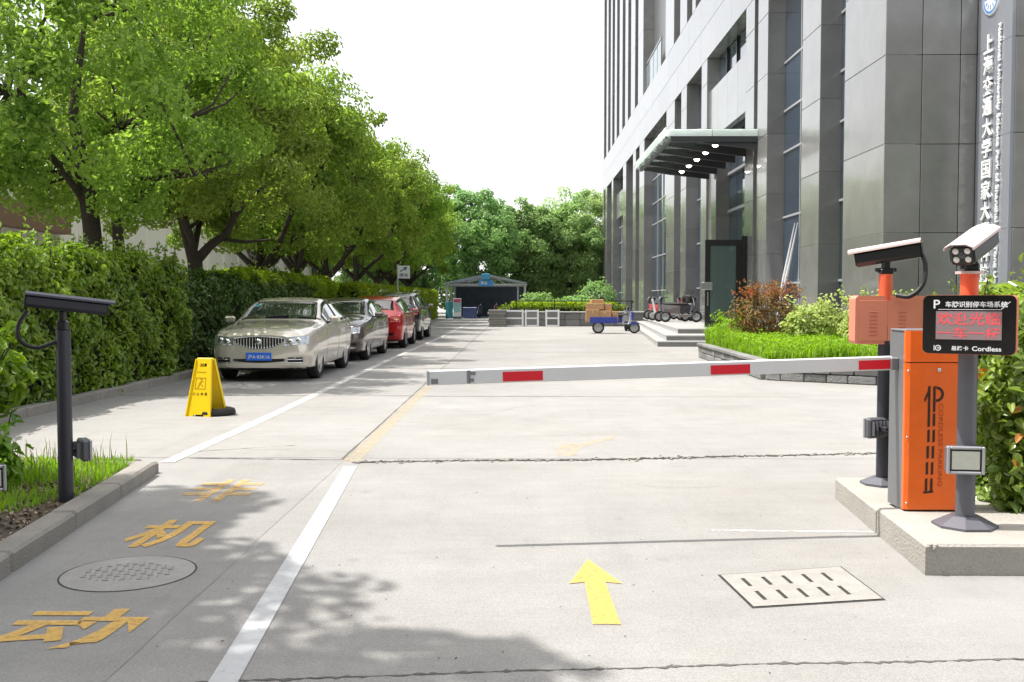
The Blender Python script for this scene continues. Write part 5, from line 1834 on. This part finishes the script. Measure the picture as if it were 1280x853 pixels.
def make_car(name, label, tab, paint, loc, rz, kind, wheel_s, wr_=.325):
    V, F, s, p, Lg = car_body(tab)
    zb, wl_, wm, zm, ws, zs, wr, zr, zc = p
    t = thing(name, label, 'car', loc, rz, 'cars parked along the hedge')
    bvh = BVHTree.FromPolygons([tuple(v) for v in V], F)
    at_s = lambda k, ss: float(np.interp(ss, s, p[k]))
    # body with wheel arches cut out
    me = bpy.data.meshes.new('body')
    me.from_pydata([tuple(v) for v in V], [], F)
    me.polygons.foreach_set('use_smooth', [True] * len(me.polygons))
    me.materials.append(paint); me.materials.append(M['car_trim'])
    cen = np.empty(len(me.polygons) * 3); me.polygons.foreach_get('center', cen); cen = cen.reshape(-1, 3)
    me.polygons.foreach_set('material_index', (cen[:, 2] < .245).astype(np.int32))
    body = link('body', me, t)
    cut = MB()
    for ws_ in wheel_s:
        for sd in (-1, 1):
            cut.tube([(sd * .56, ws_ - Lg / 2, wr_ + .01), (sd * 1.2, ws_ - Lg / 2, wr_ + .01)], [wr_ + .055] * 2, 36, 1)
    co = cut.build('cutter', [paint, M['car_trim']])
    md = body.modifiers.new('arch', 'BOOLEAN')
    md.operation, md.solver, md.object = 'DIFFERENCE', 'EXACT', co
    bpy.context.view_layer.update()
    nm = bpy.data.meshes.new_from_object(body.evaluated_get(bpy.context.evaluated_depsgraph_get()))
    body.modifiers.clear()
    body.data = nm
    bpy.data.objects.remove(co)
    nm.set_sharp_from_angle(angle=R(38))

    def patch(nm_, O, d, off, m, par=t, thick=.010, label_=None):
        """a panel that follows the body: grid of ray starts O cast along d, lifted by off"""
        nu, nv = len(O), len(O[0])
        d = Vector(d)
        pts, nrm = [], []
        for row in O:
            for o in row:
                h = bvh.ray_cast(Vector(o), d)
                if h[0] is None:
                    h = bvh.find_nearest(Vector(o) + d * 2.0)
                nn = h[1] if h[1].dot(d) < 0 else -h[1]
                pts.append(h[0] + nn * off); nrm.append(nn)
        k = nu * nv
        bnd = [j for j in range(nv)] + [i * nv + nv - 1 for i in range(1, nu)] + [(nu - 1) * nv + j for j in range(nv - 2, -1, -1)] + [i * nv for i in range(nu - 2, 0, -1)]
        vs = [tuple(q) for q in pts] + [tuple(pts[b] - nrm[b] * thick) for b in bnd]
        fs = [[i * nv + j, i * nv + j + 1, (i + 1) * nv + j + 1, (i + 1) * nv + j] for i in range(nu - 1) for j in range(nv - 1)]
        mb = MB().add(vs, fs, 0, True)
        nb = len(bnd)
        mb.f += [[bnd[i], bnd[(i + 1) % nb], k + (i + 1) % nb, k + i] for i in range(nb)]
        mb.mi += [0] * nb; mb.sm += [False] * nb
        o = mb.build(nm_, m, par)
        return o

    def side(nm_, s0, s1, zlo, zhi, off, m, sd, nu=10, nv=6):
        O = []
        for i in range(nu):
            ss = s0 + (s1 - s0) * i / (nu - 1)
            a, b = zlo(ss), zhi(ss)
            b = max(a + .003, b)
            O.append([(sd * 2, ss - Lg / 2, a + (b - a) * j / (nv - 1)) for j in range(nv)])
        return patch(nm_, O, (-sd, 0, 0), off, m)

    def front(nm_, x0, x1, zlo, zhi, off, m, back=False, nu=12, nv=5, par=t, thick=.01):
        O = []
        for i in range(nu):
            x = x0 + (x1 - x0) * i / (nu - 1)
            a, b = zlo(x), zhi(x)
            O.append([(x, 4 if back else -4, a + (b - a) * j / (nv - 1)) for j in range(nv)])
        return patch(nm_, O, (0, -1 if back else 1, 0), off, m, par, thick)

    def top(nm_, s0, s1, inset, off, m, frac=1.0, nu=8, nv=11, bow=0.0):
        O = []
        for i in range(nu):
            ss = s0 + (s1 - s0) * i / (nu - 1)
            w = (at_s(6, ss) - inset) * frac
            O.append([(w * (2 * j / (nv - 1) - 1), ss - Lg / 2 + bow * (1 - (2 * j / (nv - 1) - 1) ** 2), 4) for j in range(nv)])
        return patch(nm_, O, (0, 0, -1), off, m)
    const = lambda v: (lambda x: v)
    if kind == 'sedan':
        top('windscreen', 1.43, 2.10, .035, .006, M['car_glass'], bow=-.05)
        top('rear_window', 3.52, 4.02, .05, .006, M['car_glass'], bow=.04)
        wins = ((1.70, 2.60), (2.68, 3.42), (3.47, 3.80)); dark = (1.60, 3.86); doors = (1.50, 2.64, 3.55); mir = 1.74
    elif kind == 'hatch':
        top('windscreen', 1.20, 1.93, .035, .006, M['car_glass'], bow=-.05)
        top('rear_window', 3.62, 3.98, .05, .008, M['car_glass'])
        wins = ((1.45, 2.40), (2.48, 3.20), (3.25, 3.62)); dark = (1.38, 3.66); doors = (1.30, 2.44, 3.3); mir = 1.52
    else:
        top('windscreen', 1.26, 1.98, .035, .006, M['car_glass'], bow=-.05)
        top('rear_window', 4.08, 4.36, .05, .008, M['car_glass'])
        wins = ((1.50, 2.45), (2.53, 3.35), (3.42, 4.02)); dark = (1.40, 4.08); doors = (1.32, 2.49, 3.5); mir = 1.56
    lo = lambda ss: at_s(5, ss) + .022
    hi = lambda ss: at_s(7, ss) - .035
    for sd in (-1, 1):
        side('window_surround', dark[0], dark[1], lambda ss: lo(ss) - .014, lambda ss: hi(ss) + .012, .003, M['car_trim'], sd, 20)
        for a, b in wins:
            side('side_window', a, b, lo, hi, .007, M['car_glass'], sd, 12)
        side('belt_trim', dark[0], dark[1], lambda ss: lo(ss) - .020, lambda ss: lo(ss) - .008, .006, M['chrome'], sd, 20, 2)
        for ds_ in doors:
            side('door_seam', ds_, ds_ + .008, const(.30), lambda ss: lo(ss) - .022, .0015, M['car_trim'], sd, 2, 8)
        for a in (doors[1] - .22, doors[2] - .24):
            side('door_handle', a, a + .17, const(.86 if kind != 'suv' else .98), const(.882 if kind != 'suv' else 1.002), .018, M['chrome'] if kind == 'sedan' else paint, sd, 5, 3)
        side('sill', .92 + wr_ + .09, wheel_s[1] - wr_ - .07, const(.215), const(.275), .006, M['car_trim'], sd, 6, 2)
        # mirror
        mz = at_s(5, mir) + .055
        mx_ = at_s(4, mir)
        mi_ = MB().box((sd * (mx_ + .115), mir - Lg / 2, mz + .03), (.20, .10, .135), 0, .035)
        mo = mi_.build('wing_mirror', paint, t)
        MB().box((sd * (mx_ + .115), mir - Lg / 2 + .052, mz + .03), (.155, .006, .095), 0, .002).build('mirror_glass', M['chrome'], mo)
        MB().box((sd * (mx_ + .01), mir - Lg / 2 + .01, mz - .012), (.10, .05, .03), 0, .0065).build('mirror_stalk', M['car_trim'], mo)
    for ws_ in wheel_s:
        for sd in (-1, 1):
            make_wheel(t, sd * (.775 if kind != 'suv' else .79), ws_ - Lg / 2, wr_, .215)
    u = MB().box((0, 0, .30), (1.0, Lg - .5, .2)); u.build('underbody', M['car_trim'], t)
    yf = -Lg / 2
    return t, patch, side, front, top, at_s, Lg


champ = car_paint('beige_metallic_paint', (0.66, 0.61, 0.53), 0.4, 0.24)
t, patch, side, front, top, at_s, Lg = make_car('parked_car', 'silver-beige sedan with upright chrome bar grille, first of the parked cars', SEDAN, champ, (-4.50, 17.1 + 4.67 / 2, 0), R(0.0), 'sedan', (.92, 3.60))
# waterfall grille
gr_lo = lambda x: .575 + .13 * (abs(x) / .43) ** 2.2
gr_hi = lambda x: .785 - .02 * (abs(x) / .40) ** 2
gr = front('grille', -.43, .43, gr_lo, gr_hi, .004, M['car_trim'], nu=16)
for k in range(17):
    x = -.40 + k * .05
    lo_, hi_ = gr_lo(x) + .004, gr_hi(x) - .004
    tl = x * .06
    front('grille_bar', x - .007, x + .007, const_lo := (lambda q, v=lo_: v), (lambda q, v=hi_: v), .018, M['chrome'], nu=2, nv=6, par=gr, thick=.02)
front('grille_frame', -.42, .42, lambda x: .778 - .03 * (abs(x) / .42) ** 2 + .008, lambda x: .800 - .03 * (abs(x) / .42) ** 2, .012, M['chrome'], nu=16, nv=2, par=gr)
em = MB(); em.lathe([(.0, .012), (.045, .01), (.052, 0)], 20, 0, Matrix.Translation((0, -Lg / 2 - .025, .70)) @ Matrix.Rotation(math.pi / 2, 4, 'X')); em.build('emblem', M['chrome'], gr)
for sd in (-1, 1):
    hl = front('headlight', sd * .44, sd * .815, lambda x: .63 + .08 * (abs(x) - .43), lambda x: .765 + .10 * (abs(x) - .43), .008, M['lamp_clear'], nu=10)
    for (xx, zz, rr) in ((.545, .70, .046), (.665, .715, .050)):
        yy = None
        h_ = BVHTree.FromObject(hl, bpy.context.evaluated_depsgraph_get()).ray_cast(Vector((sd * xx, -4, zz)), Vector((0, 1, 0)))
        if h_[0] is not None:
            MB().lathe([(0, .012), (rr * .6, .010), (rr, .0), (rr * 1.15, -.01)], 18, 0, Matrix.Translation(h_[0] + Vector((0, -.004, 0))) @ Matrix.Rotation(math.pi / 2, 4, 'X')).build('lamp_reflector', M['chrome'], hl)
    fo = front('fog_recess', sd * .50, sd * .74, const_a := (lambda x: .345), (lambda x: .43), .003, M['car_trim'], nu=6)
    front('fog_trim', sd * .50, sd * .74, lambda x: .392, lambda x: .408, .010, M['chrome'], nu=6, nv=2, par=fo)
    front('fog_trim', sd * .48, sd * .75, lambda x: .335, lambda x: .347, .010, M['chrome'], nu=6, nv=2, par=fo)
    MB().lathe([(0, .01), (.028, .0065), (.034, 0)], 14, 0, Matrix.Translation((sd * .60, -Lg / 2 + .035, .385)) @ Matrix.Rotation(math.pi / 2, 4, 'X')).build('fog_lamp', M['lamp_clear'], fo)
front('lower_intake', -.44, .44, lambda x: .335 + .03 * (abs(x) / .44) ** 2, lambda x: .405, .004, M['car_trim'], nu=10)
front('bumper_crease', -.62, .62, lambda x: .305, lambda x: .318, .006, champ, nu=14, nv=2)
pl = MB().box((0, -Lg / 2 - .018, .445), (.44, .012, .14), 0, .004).build('number_plate', M['plate_blue'], t)
text_part('plate_lettering', '沪A·83K16', -.19, .405, .38, .075, M['print_white'], pl, -Lg / 2 - .0245, .01)
# bonnet shut lines and a wiper, the sticker in the screen
for sd in (-1, 1):
    O = [[(sd * (.60 + .10 * min(1, i / 7)) + dx, -Lg / 2 + .30 + i * .145, 3) for dx in (-.003, .003)] for i in range(8)]
    patch('bonnet_seam', O, (0, 0, -1), .0015, M['car_trim'])
O = [[(-.56 + j * .018, -Lg / 2 + 1.86 + i * .02 - .0, 3) for j in range(6)] for i in range(6)]
patch('screen_sticker', O, (0, 0, -1), .008, mat('sticker_teal', (0.05, 0.35, 0.40), .4))
for sd in (-.25, .35):
    O = [[(sd + i * .06, -Lg / 2 + 1.44 + abs(i) * .008 + dy, 3) for dy in (-.008, .0065)] for i in range(8)]
    patch('wiper', O, (0, 0, -1), .016, M['car_trim'])

bronze = car_paint('dark_bronze_paint', (0.115, 0.092, 0.080), 0.5, 0.25)
t, patch, side, front, top, at_s, Lg = make_car('parked_car', 'dark bronze sedan parked between the silver-beige sedan and the red car', SEDAN, bronze, (-4.42, 22.5 + 2.335, 0), R(-.6), 'sedan', (.92, 3.62))
gr = front('grille', -.40, .40, lambda x: .66, lambda x: .77, .004, M['car_trim'], nu=12)
for z in (.68, .71, .74):
    front('grille_bar', -.39, .39, lambda x, z=z: z, lambda x, z=z: z + .009, .014, M['chrome'], nu=12, nv=2, par=gr)
for sd in (-1, 1):
    front('headlight', sd * .42, sd * .79, lambda x: .63 + .08 * (abs(x) - .43), lambda x: .765 + .10 * (abs(x) - .43), .008, M['lamp_clear'], nu=10)
    front('fog_recess', sd * .46, sd * .72, lambda x: .36, lambda x: .43, .003, M['car_trim'], nu=6)
front('lower_intake', -.42, .42, lambda x: .35, lambda x: .46, .004, M['car_trim'], nu=10)
front('bumper_trim', -.72, .72, lambda x: .318, lambda x: .336, .010, M['chrome'], nu=14, nv=2)
pl = MB().box((0, -Lg / 2 - .016, .515), (.44, .012, .12), 0, .004).build('number_plate', M['plate_blue'], t)
text_part('plate_lettering', '沪B·60R27', -.19, .482, .38, .066, M['print_white'], pl, -Lg / 2 - .0225, .01)

red = car_paint('red_paint', (0.52, 0.012, 0.014), 0.25, 0.25)
t, patch, side, front, top, at_s, Lg = make_car('parked_car', 'bright red hatchback with its tail towards the dark bronze sedan', HATCH, red, (-4.22, 28.3 + 4.25 / 2, 0), R(180.5), 'hatch', (.85, 3.42), .315)
for sd in (-1, 1):
    tl = front('tail_lamp', sd * .50, sd * .78, lambda x: .78, lambda x: .93, .008, M['lamp_red'], back=True, nu=8)
    front('indicator', sd * .62, sd * .74, lambda x: .83, lambda x: .88, .014, M['lamp_amber'], back=True, nu=4, nv=3, par=tl)
front('bumper_insert', -.6, .6, lambda x: .36, lambda x: .46, .004, M['car_trim'], back=True, nu=10)
pl = MB().box((0, Lg / 2 + .016, .72), (.44, .012, .13), 0, .004).build('number_plate', M['plate_blue'], t)

black = car_paint('black_paint', (0.018, 0.019, 0.021), 0.2, 0.2)
t, patch, side, front, top, at_s, Lg = make_car('parked_car', 'black tall car with roof rails, farthest of the parked cars', SUV, black, (-4.28, 33.7 + 2.26, 0), R(180), 'suv', (.92, 3.55), .36)
for sd in (-1, 1):
    front('tail_lamp', sd * .55, sd * .80, lambda x: .90, lambda x: 1.06, .008, M['lamp_red'], back=True, nu=8)
    r_ = MB(); r_.tube([(sd * .60, -.6, 1.67), (sd * .60, -.4, 1.735), (sd * .59, 1.3, 1.72), (sd * .585, 1.5, 1.655)], .016, 8); r_.build('roof_rail', M['chrome'], t)
front('bumper_insert', -.7, .7, lambda x: .42, lambda x: .56, .004, M['car_trim'], back=True, nu=10)
pl = MB().box((0, Lg / 2 + .012, .82), (.44, .012, .13), 0, .004).build('number_plate', M['plate_blue'], t)


# ------------------------------------------------------------------ bicycle shelter and the far end of the lane
M['shelter_steel'] = mat('shelter_steel', (0.45, 0.46, 0.47), 0.5, metal=0.3)
M['shelter_roof'] = mat('shelter_roof_sheet', (0.20, 0.22, 0.25), 0.5, var=0.1, vscale=2)
M['shelter_glaze'] = glass_mat('shelter_glazing', (0.42, 0.47, 0.52), 0.75)
M['shelter_dark'] = mat('shelter_back', (0.085, 0.10, 0.13), 0.8, var=0.3, vscale=2)


def shelter():
    X0, X1, Y0, Y1 = -5.2, .35, 71.0, 80.0
    t = thing('bicycle_shelter', 'open gabled steel bicycle shelter at the end of the lane', 'shelter', ((X0 + X1) / 2, Y0, 0))
    w = (X1 - X0) / 2
    for y in (0, 4.5, 9.0):
        for sx in (-1, 1):
            MB().cyl((sx * w, y, 0), (sx * w, y, 2.42), .075, 10).build('post', M['shelter_steel'], t)
        tr = MB()
        tr.box((0, y, 2.42), (2 * w + .3, .10, .12)); tr.tube([(-w - .1, y, 2.5), (0, y, 3.10), (w + .1, y, 2.5)], .06, 6)
        for xx in (-1.4, -.6, .6, 1.4):
            tr.tube([(xx, y, 2.45), (xx * .45, y, 2.92)], .03, 6)
        tr.build('truss', M['shelter_steel'], t)
    for sx in (-1, 1):
        k = 4
        for i in range(k):
            x0_, x1_ = sx * (w + .25) * i / k, sx * (w + .25) * (i + 1) / k
            z0_, z1_ = 3.14 - .62 * i / k, 3.14 - .62 * (i + 1) / k
            MB().add([(x0_, -.3, z0_), (x1_ - sx * .01, -.3, z1_), (x1_ - sx * .01, 9.3, z1_), (x0_, 9.3, z0_), (x0_, -.3, z0_ + .05), (x1_ - sx * .01, -.3, z1_ + .05), (x1_ - sx * .01, 9.3, z1_ + .05), (x0_, 9.3, z0_ + .05)],
                     [[0, 1, 2, 3], [7, 6, 5, 4], [0, 4, 5, 1], [1, 5, 6, 2], [2, 6, 7, 3], [3, 7, 4, 0]]).build('roof_sheet', M['shelter_glaze'], t)
    MB().box((0, 9.1, 1.2), (2 * w, .06, 2.4)).build('back_sheet', M['shelter_dark'], t)
    MB().cyl((w - .5, 0.4, 0), (w - .5, .4, 2.4), .06, 10).build('post', M['shelter_steel'], t)
    MB().box((0, -.36, 2.98), (.55, .05, .42), 0, .02).build('gable_badge', mat('cyan_badge', (0.05, 0.30, 0.50), .5), t)
    MB().box((-.0, -.10, 2.52), (1.0, .05, .40), 0, .02).build('gable_sign', mat('blue_sign', (0.05, 0.28, 0.62), .5), t)
    text_part('sign_lettering', '停车', -.38, 2.40, .5, .26, M['print_white'], t, -.128, .02)


shelter()
t = thing('notice_board', 'white notice board with pink heading standing at the shelter mouth', 'notice board', (-4.4, 69.8, 0))
MB().box((0, 0, .80), (.55, .06, 1.25), 0, .01).build('board', M['white_letter'], t)
MB().box((0, -.034, 1.28), (.50, .006, .26)).build('heading', mat('pink_print', (0.65, 0.12, 0.22), .5), t)
MB().box((0, -.034, .80), (.50, .006, .66)).build('print', mat('cyan_print', (0.35, 0.62, 0.68), .5), t)
MB().box((0, 0, .09), (.6, .3, .18), 0, .02).build('foot', M['shelter_dark'], t)
t = thing('folding_screen', 'teal folding panel beside the white notice board', 'panel', (-5.0, 70.2, 0))
for sx in (-1, 1):
    MB().box((sx * .14, 0, .62), (.28, .04, 1.2), 0, .01).build('panel', mat('teal_panel_%d' % (sx + 1), (0.04, 0.24, 0.27), .5), t, rot=(0, 0, sx * .5))
t = thing('storage_bin', 'dark blue bin with a lid inside the shelter mouth', 'bin', (-3.55, 70.6, 0))
MB().box((0, 0, .38), (.95, .6, .7), 0, .04).build('tub', mat('blue_bin', (0.05, 0.07, 0.18), .5), t)
MB().box((0, 0, .77), (1.0, .66, .08), 0, .03).build('lid', mat('blue_lid', (0.14, 0.17, 0.32), .5), t)


# simple scooters, used in the shelter and by the steps
def scooter(name, label, body_col, loc, rz, group, box=False, lean=.10):
    t = thing(name, label, 'scooter', loc, rz, group)
    bc = mat('scooter_paint_%s' % name[-3:] + str(len(bpy.data.materials)), body_col, .3, coat=.6)
    for y in (-.62, .62):
        w = MB()
        q = Matrix.Translation((0, y, .23)) @ Matrix.Rotation(math.pi / 2, 4, 'Y')
        w.lathe([(.15, -.045), (.21, -.05), (.23, -.02), (.23, .02), (.21, .05), (.15, .045)], 20, 0, q)
        w.lathe([(.0, .02), (.15, .03)], 14, 1, q); w.lathe([(.15, -.03), (.0, -.02)], 14, 1, q)
        w.build('wheel', [M['tyre'], M['rim']], t)
    b = MB()   # rear body
    b.add([(-.14, .05, .32), (.14, .05, .32), (.16, .75, .42), (-.16, .75, .42), (-.13, .02, .66), (.13, .02, .66), (.12, .80, .72), (-.12, .80, .72)],
          [[0, 3, 2, 1], [4, 5, 6, 7], [0, 1, 5, 4], [1, 2, 6, 5], [2, 3, 7, 6], [3, 0, 4, 7]])
    b.box((0, -.2, .27), (.30, .55, .08), 0, .02)
    b.build('body', bc, t)
    MB().add([(-.19, -.46, .30), (.19, -.46, .30), (.12, -.60, .95), (-.12, -.60, .95), (-.15, -.56, .30), (.15, -.56, .30), (.10, -.68, .93), (-.10, -.68, .93)],
             [[0, 1, 2, 3], [4, 7, 6, 5], [0, 4, 5, 1], [1, 5, 6, 2], [2, 6, 7, 3], [3, 7, 4, 0]]).build('leg_shield', bc, t)
    MB().box((0, .36, .74), (.26, .66, .09), 0, .035).build('seat', M['rubber'], t)
    f = MB(); f.tube([(0, -.63, .23), (0, -.55, .65), (0, -.48, 1.02)], [.03, .028, .022], 8); f.build('fork', M['shelter_steel'], t)
    h = MB(); h.tube([(-.32, -.40, 1.06), (-.16, -.48, 1.02), (.16, -.48, 1.02), (.32, -.40, 1.06)], .016, 7); h.box((0, -.56, .98), (.2, .12, .14), 0, .04); h.build('handlebar', M['rubber'], t)
    MB().lathe([(0, .02), (.05, .015), (.06, 0)], 14, 0, Matrix.Translation((0, -.625, .98)) @ Matrix.Rotation(math.pi / 2, 4, 'X')).build('headlamp', M['lamp_clear'], t)
    for sx in (-1, 1):
        m_ = MB(); m_.tube([(sx * .24, -.43, 1.05), (sx * .30, -.46, 1.22)], .008, 5); m_.box((sx * .31, -.46, 1.26), (.10, .02, .07), 0, .01); m_.build('mirror', M['rubber'], t)
    MB().box((0, .62, .52), (.34, .10, .02), 0, .005).build('rear_guard', M['rubber'], t)
    if box:
        MB().box((0, .82, .95), (.36, .34, .32), 0, .04).build('top_box', M['rubber'], t)
    t.rotation_euler = (0, lean, rz)
    return t


for k, (x, y, z, rz, col, lab, bx) in enumerate((
        (6.55, 40.6, .472, R(78), (0.10, 0.085, 0.08), 'charcoal scooter at the front of the scooters on the platform', False),
        (6.35, 41.7, .472, R(-70), (0.06, 0.06, 0.07), 'dark scooter with a top box just behind the charcoal one', True),
        (6.75, 42.7, .472, R(100), (0.40, 0.46, 0.50), 'pale blue grey scooter in the thick of the scooters on the platform', False),
        (6.45, 43.8, .472, R(-95), (0.70, 0.70, 0.70), 'white scooter with a top box among the scooters on the platform', True),
        (6.6, 44.9, .472, R(80), (0.50, 0.05, 0.06), 'red scooter towards the back of the scooters on the platform', False),
        (6.5, 46.0, .472, R(-80), (0.05, 0.05, 0.06), 'black scooter last of the scooters on the platform', False),
        (4.82, 44.6, 0.0, R(168), (0.30, 0.31, 0.33), 'grey scooter standing on the ground beside the steps, behind the cargo tricycle', False))):
    scooter('parked_scooter', lab, col, (x, y, z), rz, 'scooters by the entrance steps', bx)
for k, (x, col, lab) in enumerate(((-3.0, (0.06, 0.06, 0.10), 'dark scooter under the shelter behind the blue bin'), (-1.9, (0.25, 0.03, 0.04), 'dark red scooter under the middle of the shelter'),
                                   (-.9, (0.10, 0.10, 0.12), 'grey scooter under the shelter, towards its double post'))):
    scooter('parked_scooter', lab, col, (x, 73.5 + .3 * k, 0), R(5 * k), 'scooters in the bicycle shelter')


# ------------------------------------------------------------------ cargo tricycle and its boxes
def tricycle():
    o = ground_at(752, 416)
    X, Y = 2.98, 41.2
    t = thing('cargo_tricycle', 'blue cargo tricycle loaded with cardboard boxes by the steps', 'tricycle', (X, Y, 0), R(-5))
    t.scale = (.86, .86, .86)
    blue = mat('tricycle_blue', (0.035, 0.06, 0.34), .45, var=.1, vscale=6)
    b = MB()
    b.box((.55, 0, .52), (1.30, .95, .05), 0, .0065)
    for sy in (-1, 1):
        b.box((.55, sy * .46, .66), (1.30, .04, .26), 0, .0065)
    b.box((-.08, 0, .66), (.04, .88, .26), 0, .0065); b.box((1.18, 0, .66), (.04, .88, .26), 0, .0065)
    b.build('cargo_bed', blue, t)
    for k in range(4):
        MB().box((.12 + k * .28, -.487, .66), (.035, .012, .25), 0, .003).build('bed_rib', blue, t)

    def wheel(x, y, r):
        w = MB()
        q = Matrix.Translation((x, y, r)) @ Matrix.Rotation(math.pi / 2, 4, 'X')
        w.lathe([(r * .72, -.05), (r * .95, -.055), (r, -.02), (r, .02), (r * .95, .055), (r * .72, .05)], 24, 0, q)
        w.lathe([(0, .03), (r * .72, .02)], 16, 1, q); w.lathe([(r * .72, -.02), (0, -.03)], 16, 1, q)
        w.build('wheel', [M['tyre'], M['rim']], t)
    for sy in (-1, 1):
        wheel(.30, sy * .40, .29)
    wheel(2.02, 0, .27)
    fr = MB()
    fr.tube([(1.18, .2, .5), (1.75, .08, .45), (1.82, 0, .8)], .03, 8); fr.tube([(1.18, -.2, .5), (1.75, -.08, .45), (1.82, 0, .8)], .03, 8); fr.tube([(.3, -.4, .29), (.3, .4, .29)], .03, 8)
    fr.build('frame', M['shelter_steel'], t)
    f = MB(); f.tube([(2.02, .07, .27), (1.92, .06, .7), (1.84, 0, 1.05)], .025, 8); f.tube([(2.02, -.07, .27), (1.92, -.06, .7), (1.84, 0, 1.05)], .025, 8); f.build('fork', M['shelter_steel'], t)
    h = MB(); h.tube([(1.68, -.36, 1.12), (1.83, -.15, 1.08), (1.83, .15, 1.08), (1.68, .36, 1.12)], .018, 8); h.build('handlebar', M['rubber'], t)
    MB().box((1.93, 0, .86), (.12, .34, .42), 0, .05).build('front_shield', blue, t)
    MB().box((1.32, 0, .86), (.36, .34, .12), 0, .04).build('saddle', M['rubber'], t)
    MB().box((1.32, 0, .65), (.26, .3, .28), 0, .02).build('battery_case', blue, t)
    MB().add([(1.85, -.12, .40), (2.28, -.10, .47), (2.28, .10, .47), (1.85, .12, .58), (1.85, -.12, .58)], [[0, 1, 4], [4, 1, 2, 3]]).build('mudguard', blue, t)
    return X, Y


TX, TY = tricycle()
M['card'] = mat('cardboard', (0.46, 0.27, 0.14), 0.8, var=0.08, vscale=4, objrand=0.15)
M['tape'] = mat('packing_tape', (0.55, 0.40, 0.24), 0.3)
for k, (x, y, z, sx, sy, sz, rz, lab) in enumerate((
        (.02, -.10, .552, .56, .66, .46, .04, 'large cardboard box low at the tail of the cargo tricycle'),
        (.60, -.08, .552, .54, .64, .42, -.05, 'second large cardboard box, in the middle of the cargo bed'),
        (.16, -.05, 1.016, .74, .60, .24, -.09, 'wide cardboard box lying across the two large boxes'),
        (.70, .02, .976, .30, .46, .26, .15, 'narrow cardboard box beside the wide one on the load'),
        (.22, .0, 1.260, .52, .44, .13, .14, 'flat cardboard box topmost on the cargo tricycle'),
        (1.03, -.2, .552, .24, .36, .40, .2, 'small upright cardboard box near the tricycle saddle'))):
    x, y, z, sx, sy, sz = x * .9, y * .86, .475 + (z - .552) * 1.1, sx * 1.0, sy * .95, sz * 1.1
    c = Matrix.Rotation(R(-5), 3, 'Z') @ Vector((x, y, 0))
    t = thing('cardboard_box', lab, 'cardboard box', (TX + c.x, TY + c.y, z), R(-5) + rz, 'boxes on the cargo tricycle')
    MB().box((0, 0, sz / 2), (sx, sy, sz), 0, .012).build('carton', M['card'], t)
    MB().box((0, 0, sz + .001), (sx * .98, .06, .003)).build('tape', M['tape'], t)
    MB().box((0, -sy / 2 - .001, sz * .85), (.06, .003, sz * .28)).build('tape', M['tape'], t)


# ------------------------------------------------------------------ low island wall with framed boards, at the end of the lane
def far_wall():
    Y = 51.3
    t = thing('island_wall', 'low grey stone island wall across the end of the lane', 'wall', (-1.4, Y, 0))
    x = 0.0
    k = 0
    while x < 8.2:
        w = random.uniform(.75, 1.05)
        for row in range(2):
            put_block('wall_stone', (x + .008, 0, row * .34 + .004), (x + w - .008, .4, row * .34 + .336), M['stone_rough'], t, .02)
        put_block('coping_stone', (x + .005, -.06, .684), (x + w - .005, .46, .77), M['step_stone'], t, .015)
        x += w
    MB().box2((0, .4, 0), (8.2, 4.5, .62)).build('soil', M['soil'], t)


far_wall()
fm = M['white_letter']
for k, (px, lab) in enumerate(((641, 'white framed barrier panel first along the island wall'), (665, 'white framed barrier panel second along the island wall'), (691, 'white framed barrier panel nearest the cargo tricycle'))):
    o = ground_at(px, 409)
    t = thing('framed_panel', lab, 'barrier panel', (o.x, 50.75, 0), R((-3, 2, -1)[k]), 'framed panels along the island wall')
    w, h = ((1.0, .86), (.62, .86), (.62, .86))[k]
    for sx in (-1, 1):
        put_block('post', (sx * w / 2 - .045, -.03, 0), (sx * w / 2 + .045, .03, h), fm, t, .006)
    for z in (.05, h * .5, h - .06):
        put_block('rail', (-w / 2 + .05, -.025, z - .04), (w / 2 - .05, .025, z + .04), fm, t, .005)
    for z0, z1 in ((.10, h * .5 - .05), (h * .5 + .05, h - .11)):
        put_block('dark_infill', (-w / 2 + .05, -.008, z0), (w / 2 - .05, .008, z1), M['stone_rough'], t, 0)
t = thing('stone_pile', 'brownish stack of stone slabs at the corner of the island wall', 'slabs', (-1.15, 50.6, 0))
for k in range(7):
    put_block('slab', (-.45 + .04 * math.sin(k * 2.1), -.3, k * .125 + .002), (.42 + .05 * math.sin(k * 1.3), .3, k * .125 + .118), M['kerb'] if k % 2 else M['stone_rough'], t, .02)
t = thing('thin_railing', 'thin dark rail over the island wall hedge', 'railing', (-.2, 52.0, 0))
MB().box((3, 0, 1.30), (6.2, .04, .05)).build('rail', M['black_frame'], t)
for k in range(4):
    MB().box((k * 2.0, 0, .98), (.05, .05, .62)).build('post', M['black_frame'], t)

# ------------------------------------------------------------------ parking sign
o = at_depth(497, 343, 44.0)
t = thing('parking_sign', 'small white parking sign with blue arrow on a thin post by the hedge', 'sign', (o.x, 44.0, 0))
MB().cyl((0, 0, 0), (0, 0, 2.95), .035, 10).build('post', M['shelter_steel'], t)
MB().box((.28, -.05, 2.60), (.54, .02, .56), 0, .006).build('sign_plate', M['print_white'], t)
text_part('sign_lettering', '停车', .08, 2.38, .40, .17, mat('sign_print', (0.05, 0.12, 0.22), .5), t, -.0615, .02)
MB().add([(.14, -.0615, 2.60), (.30, -.0615, 2.72), (.36, -.0615, 2.66), (.44, -.0615, 2.84), (.24, -.0615, 2.80), (.29, -.0615, 2.76), (.12, -.0615, 2.66)], [[0, 1, 2, 3, 4, 5, 6]]).build('sign_arrow', bpy.data.materials['sign_print'], t)
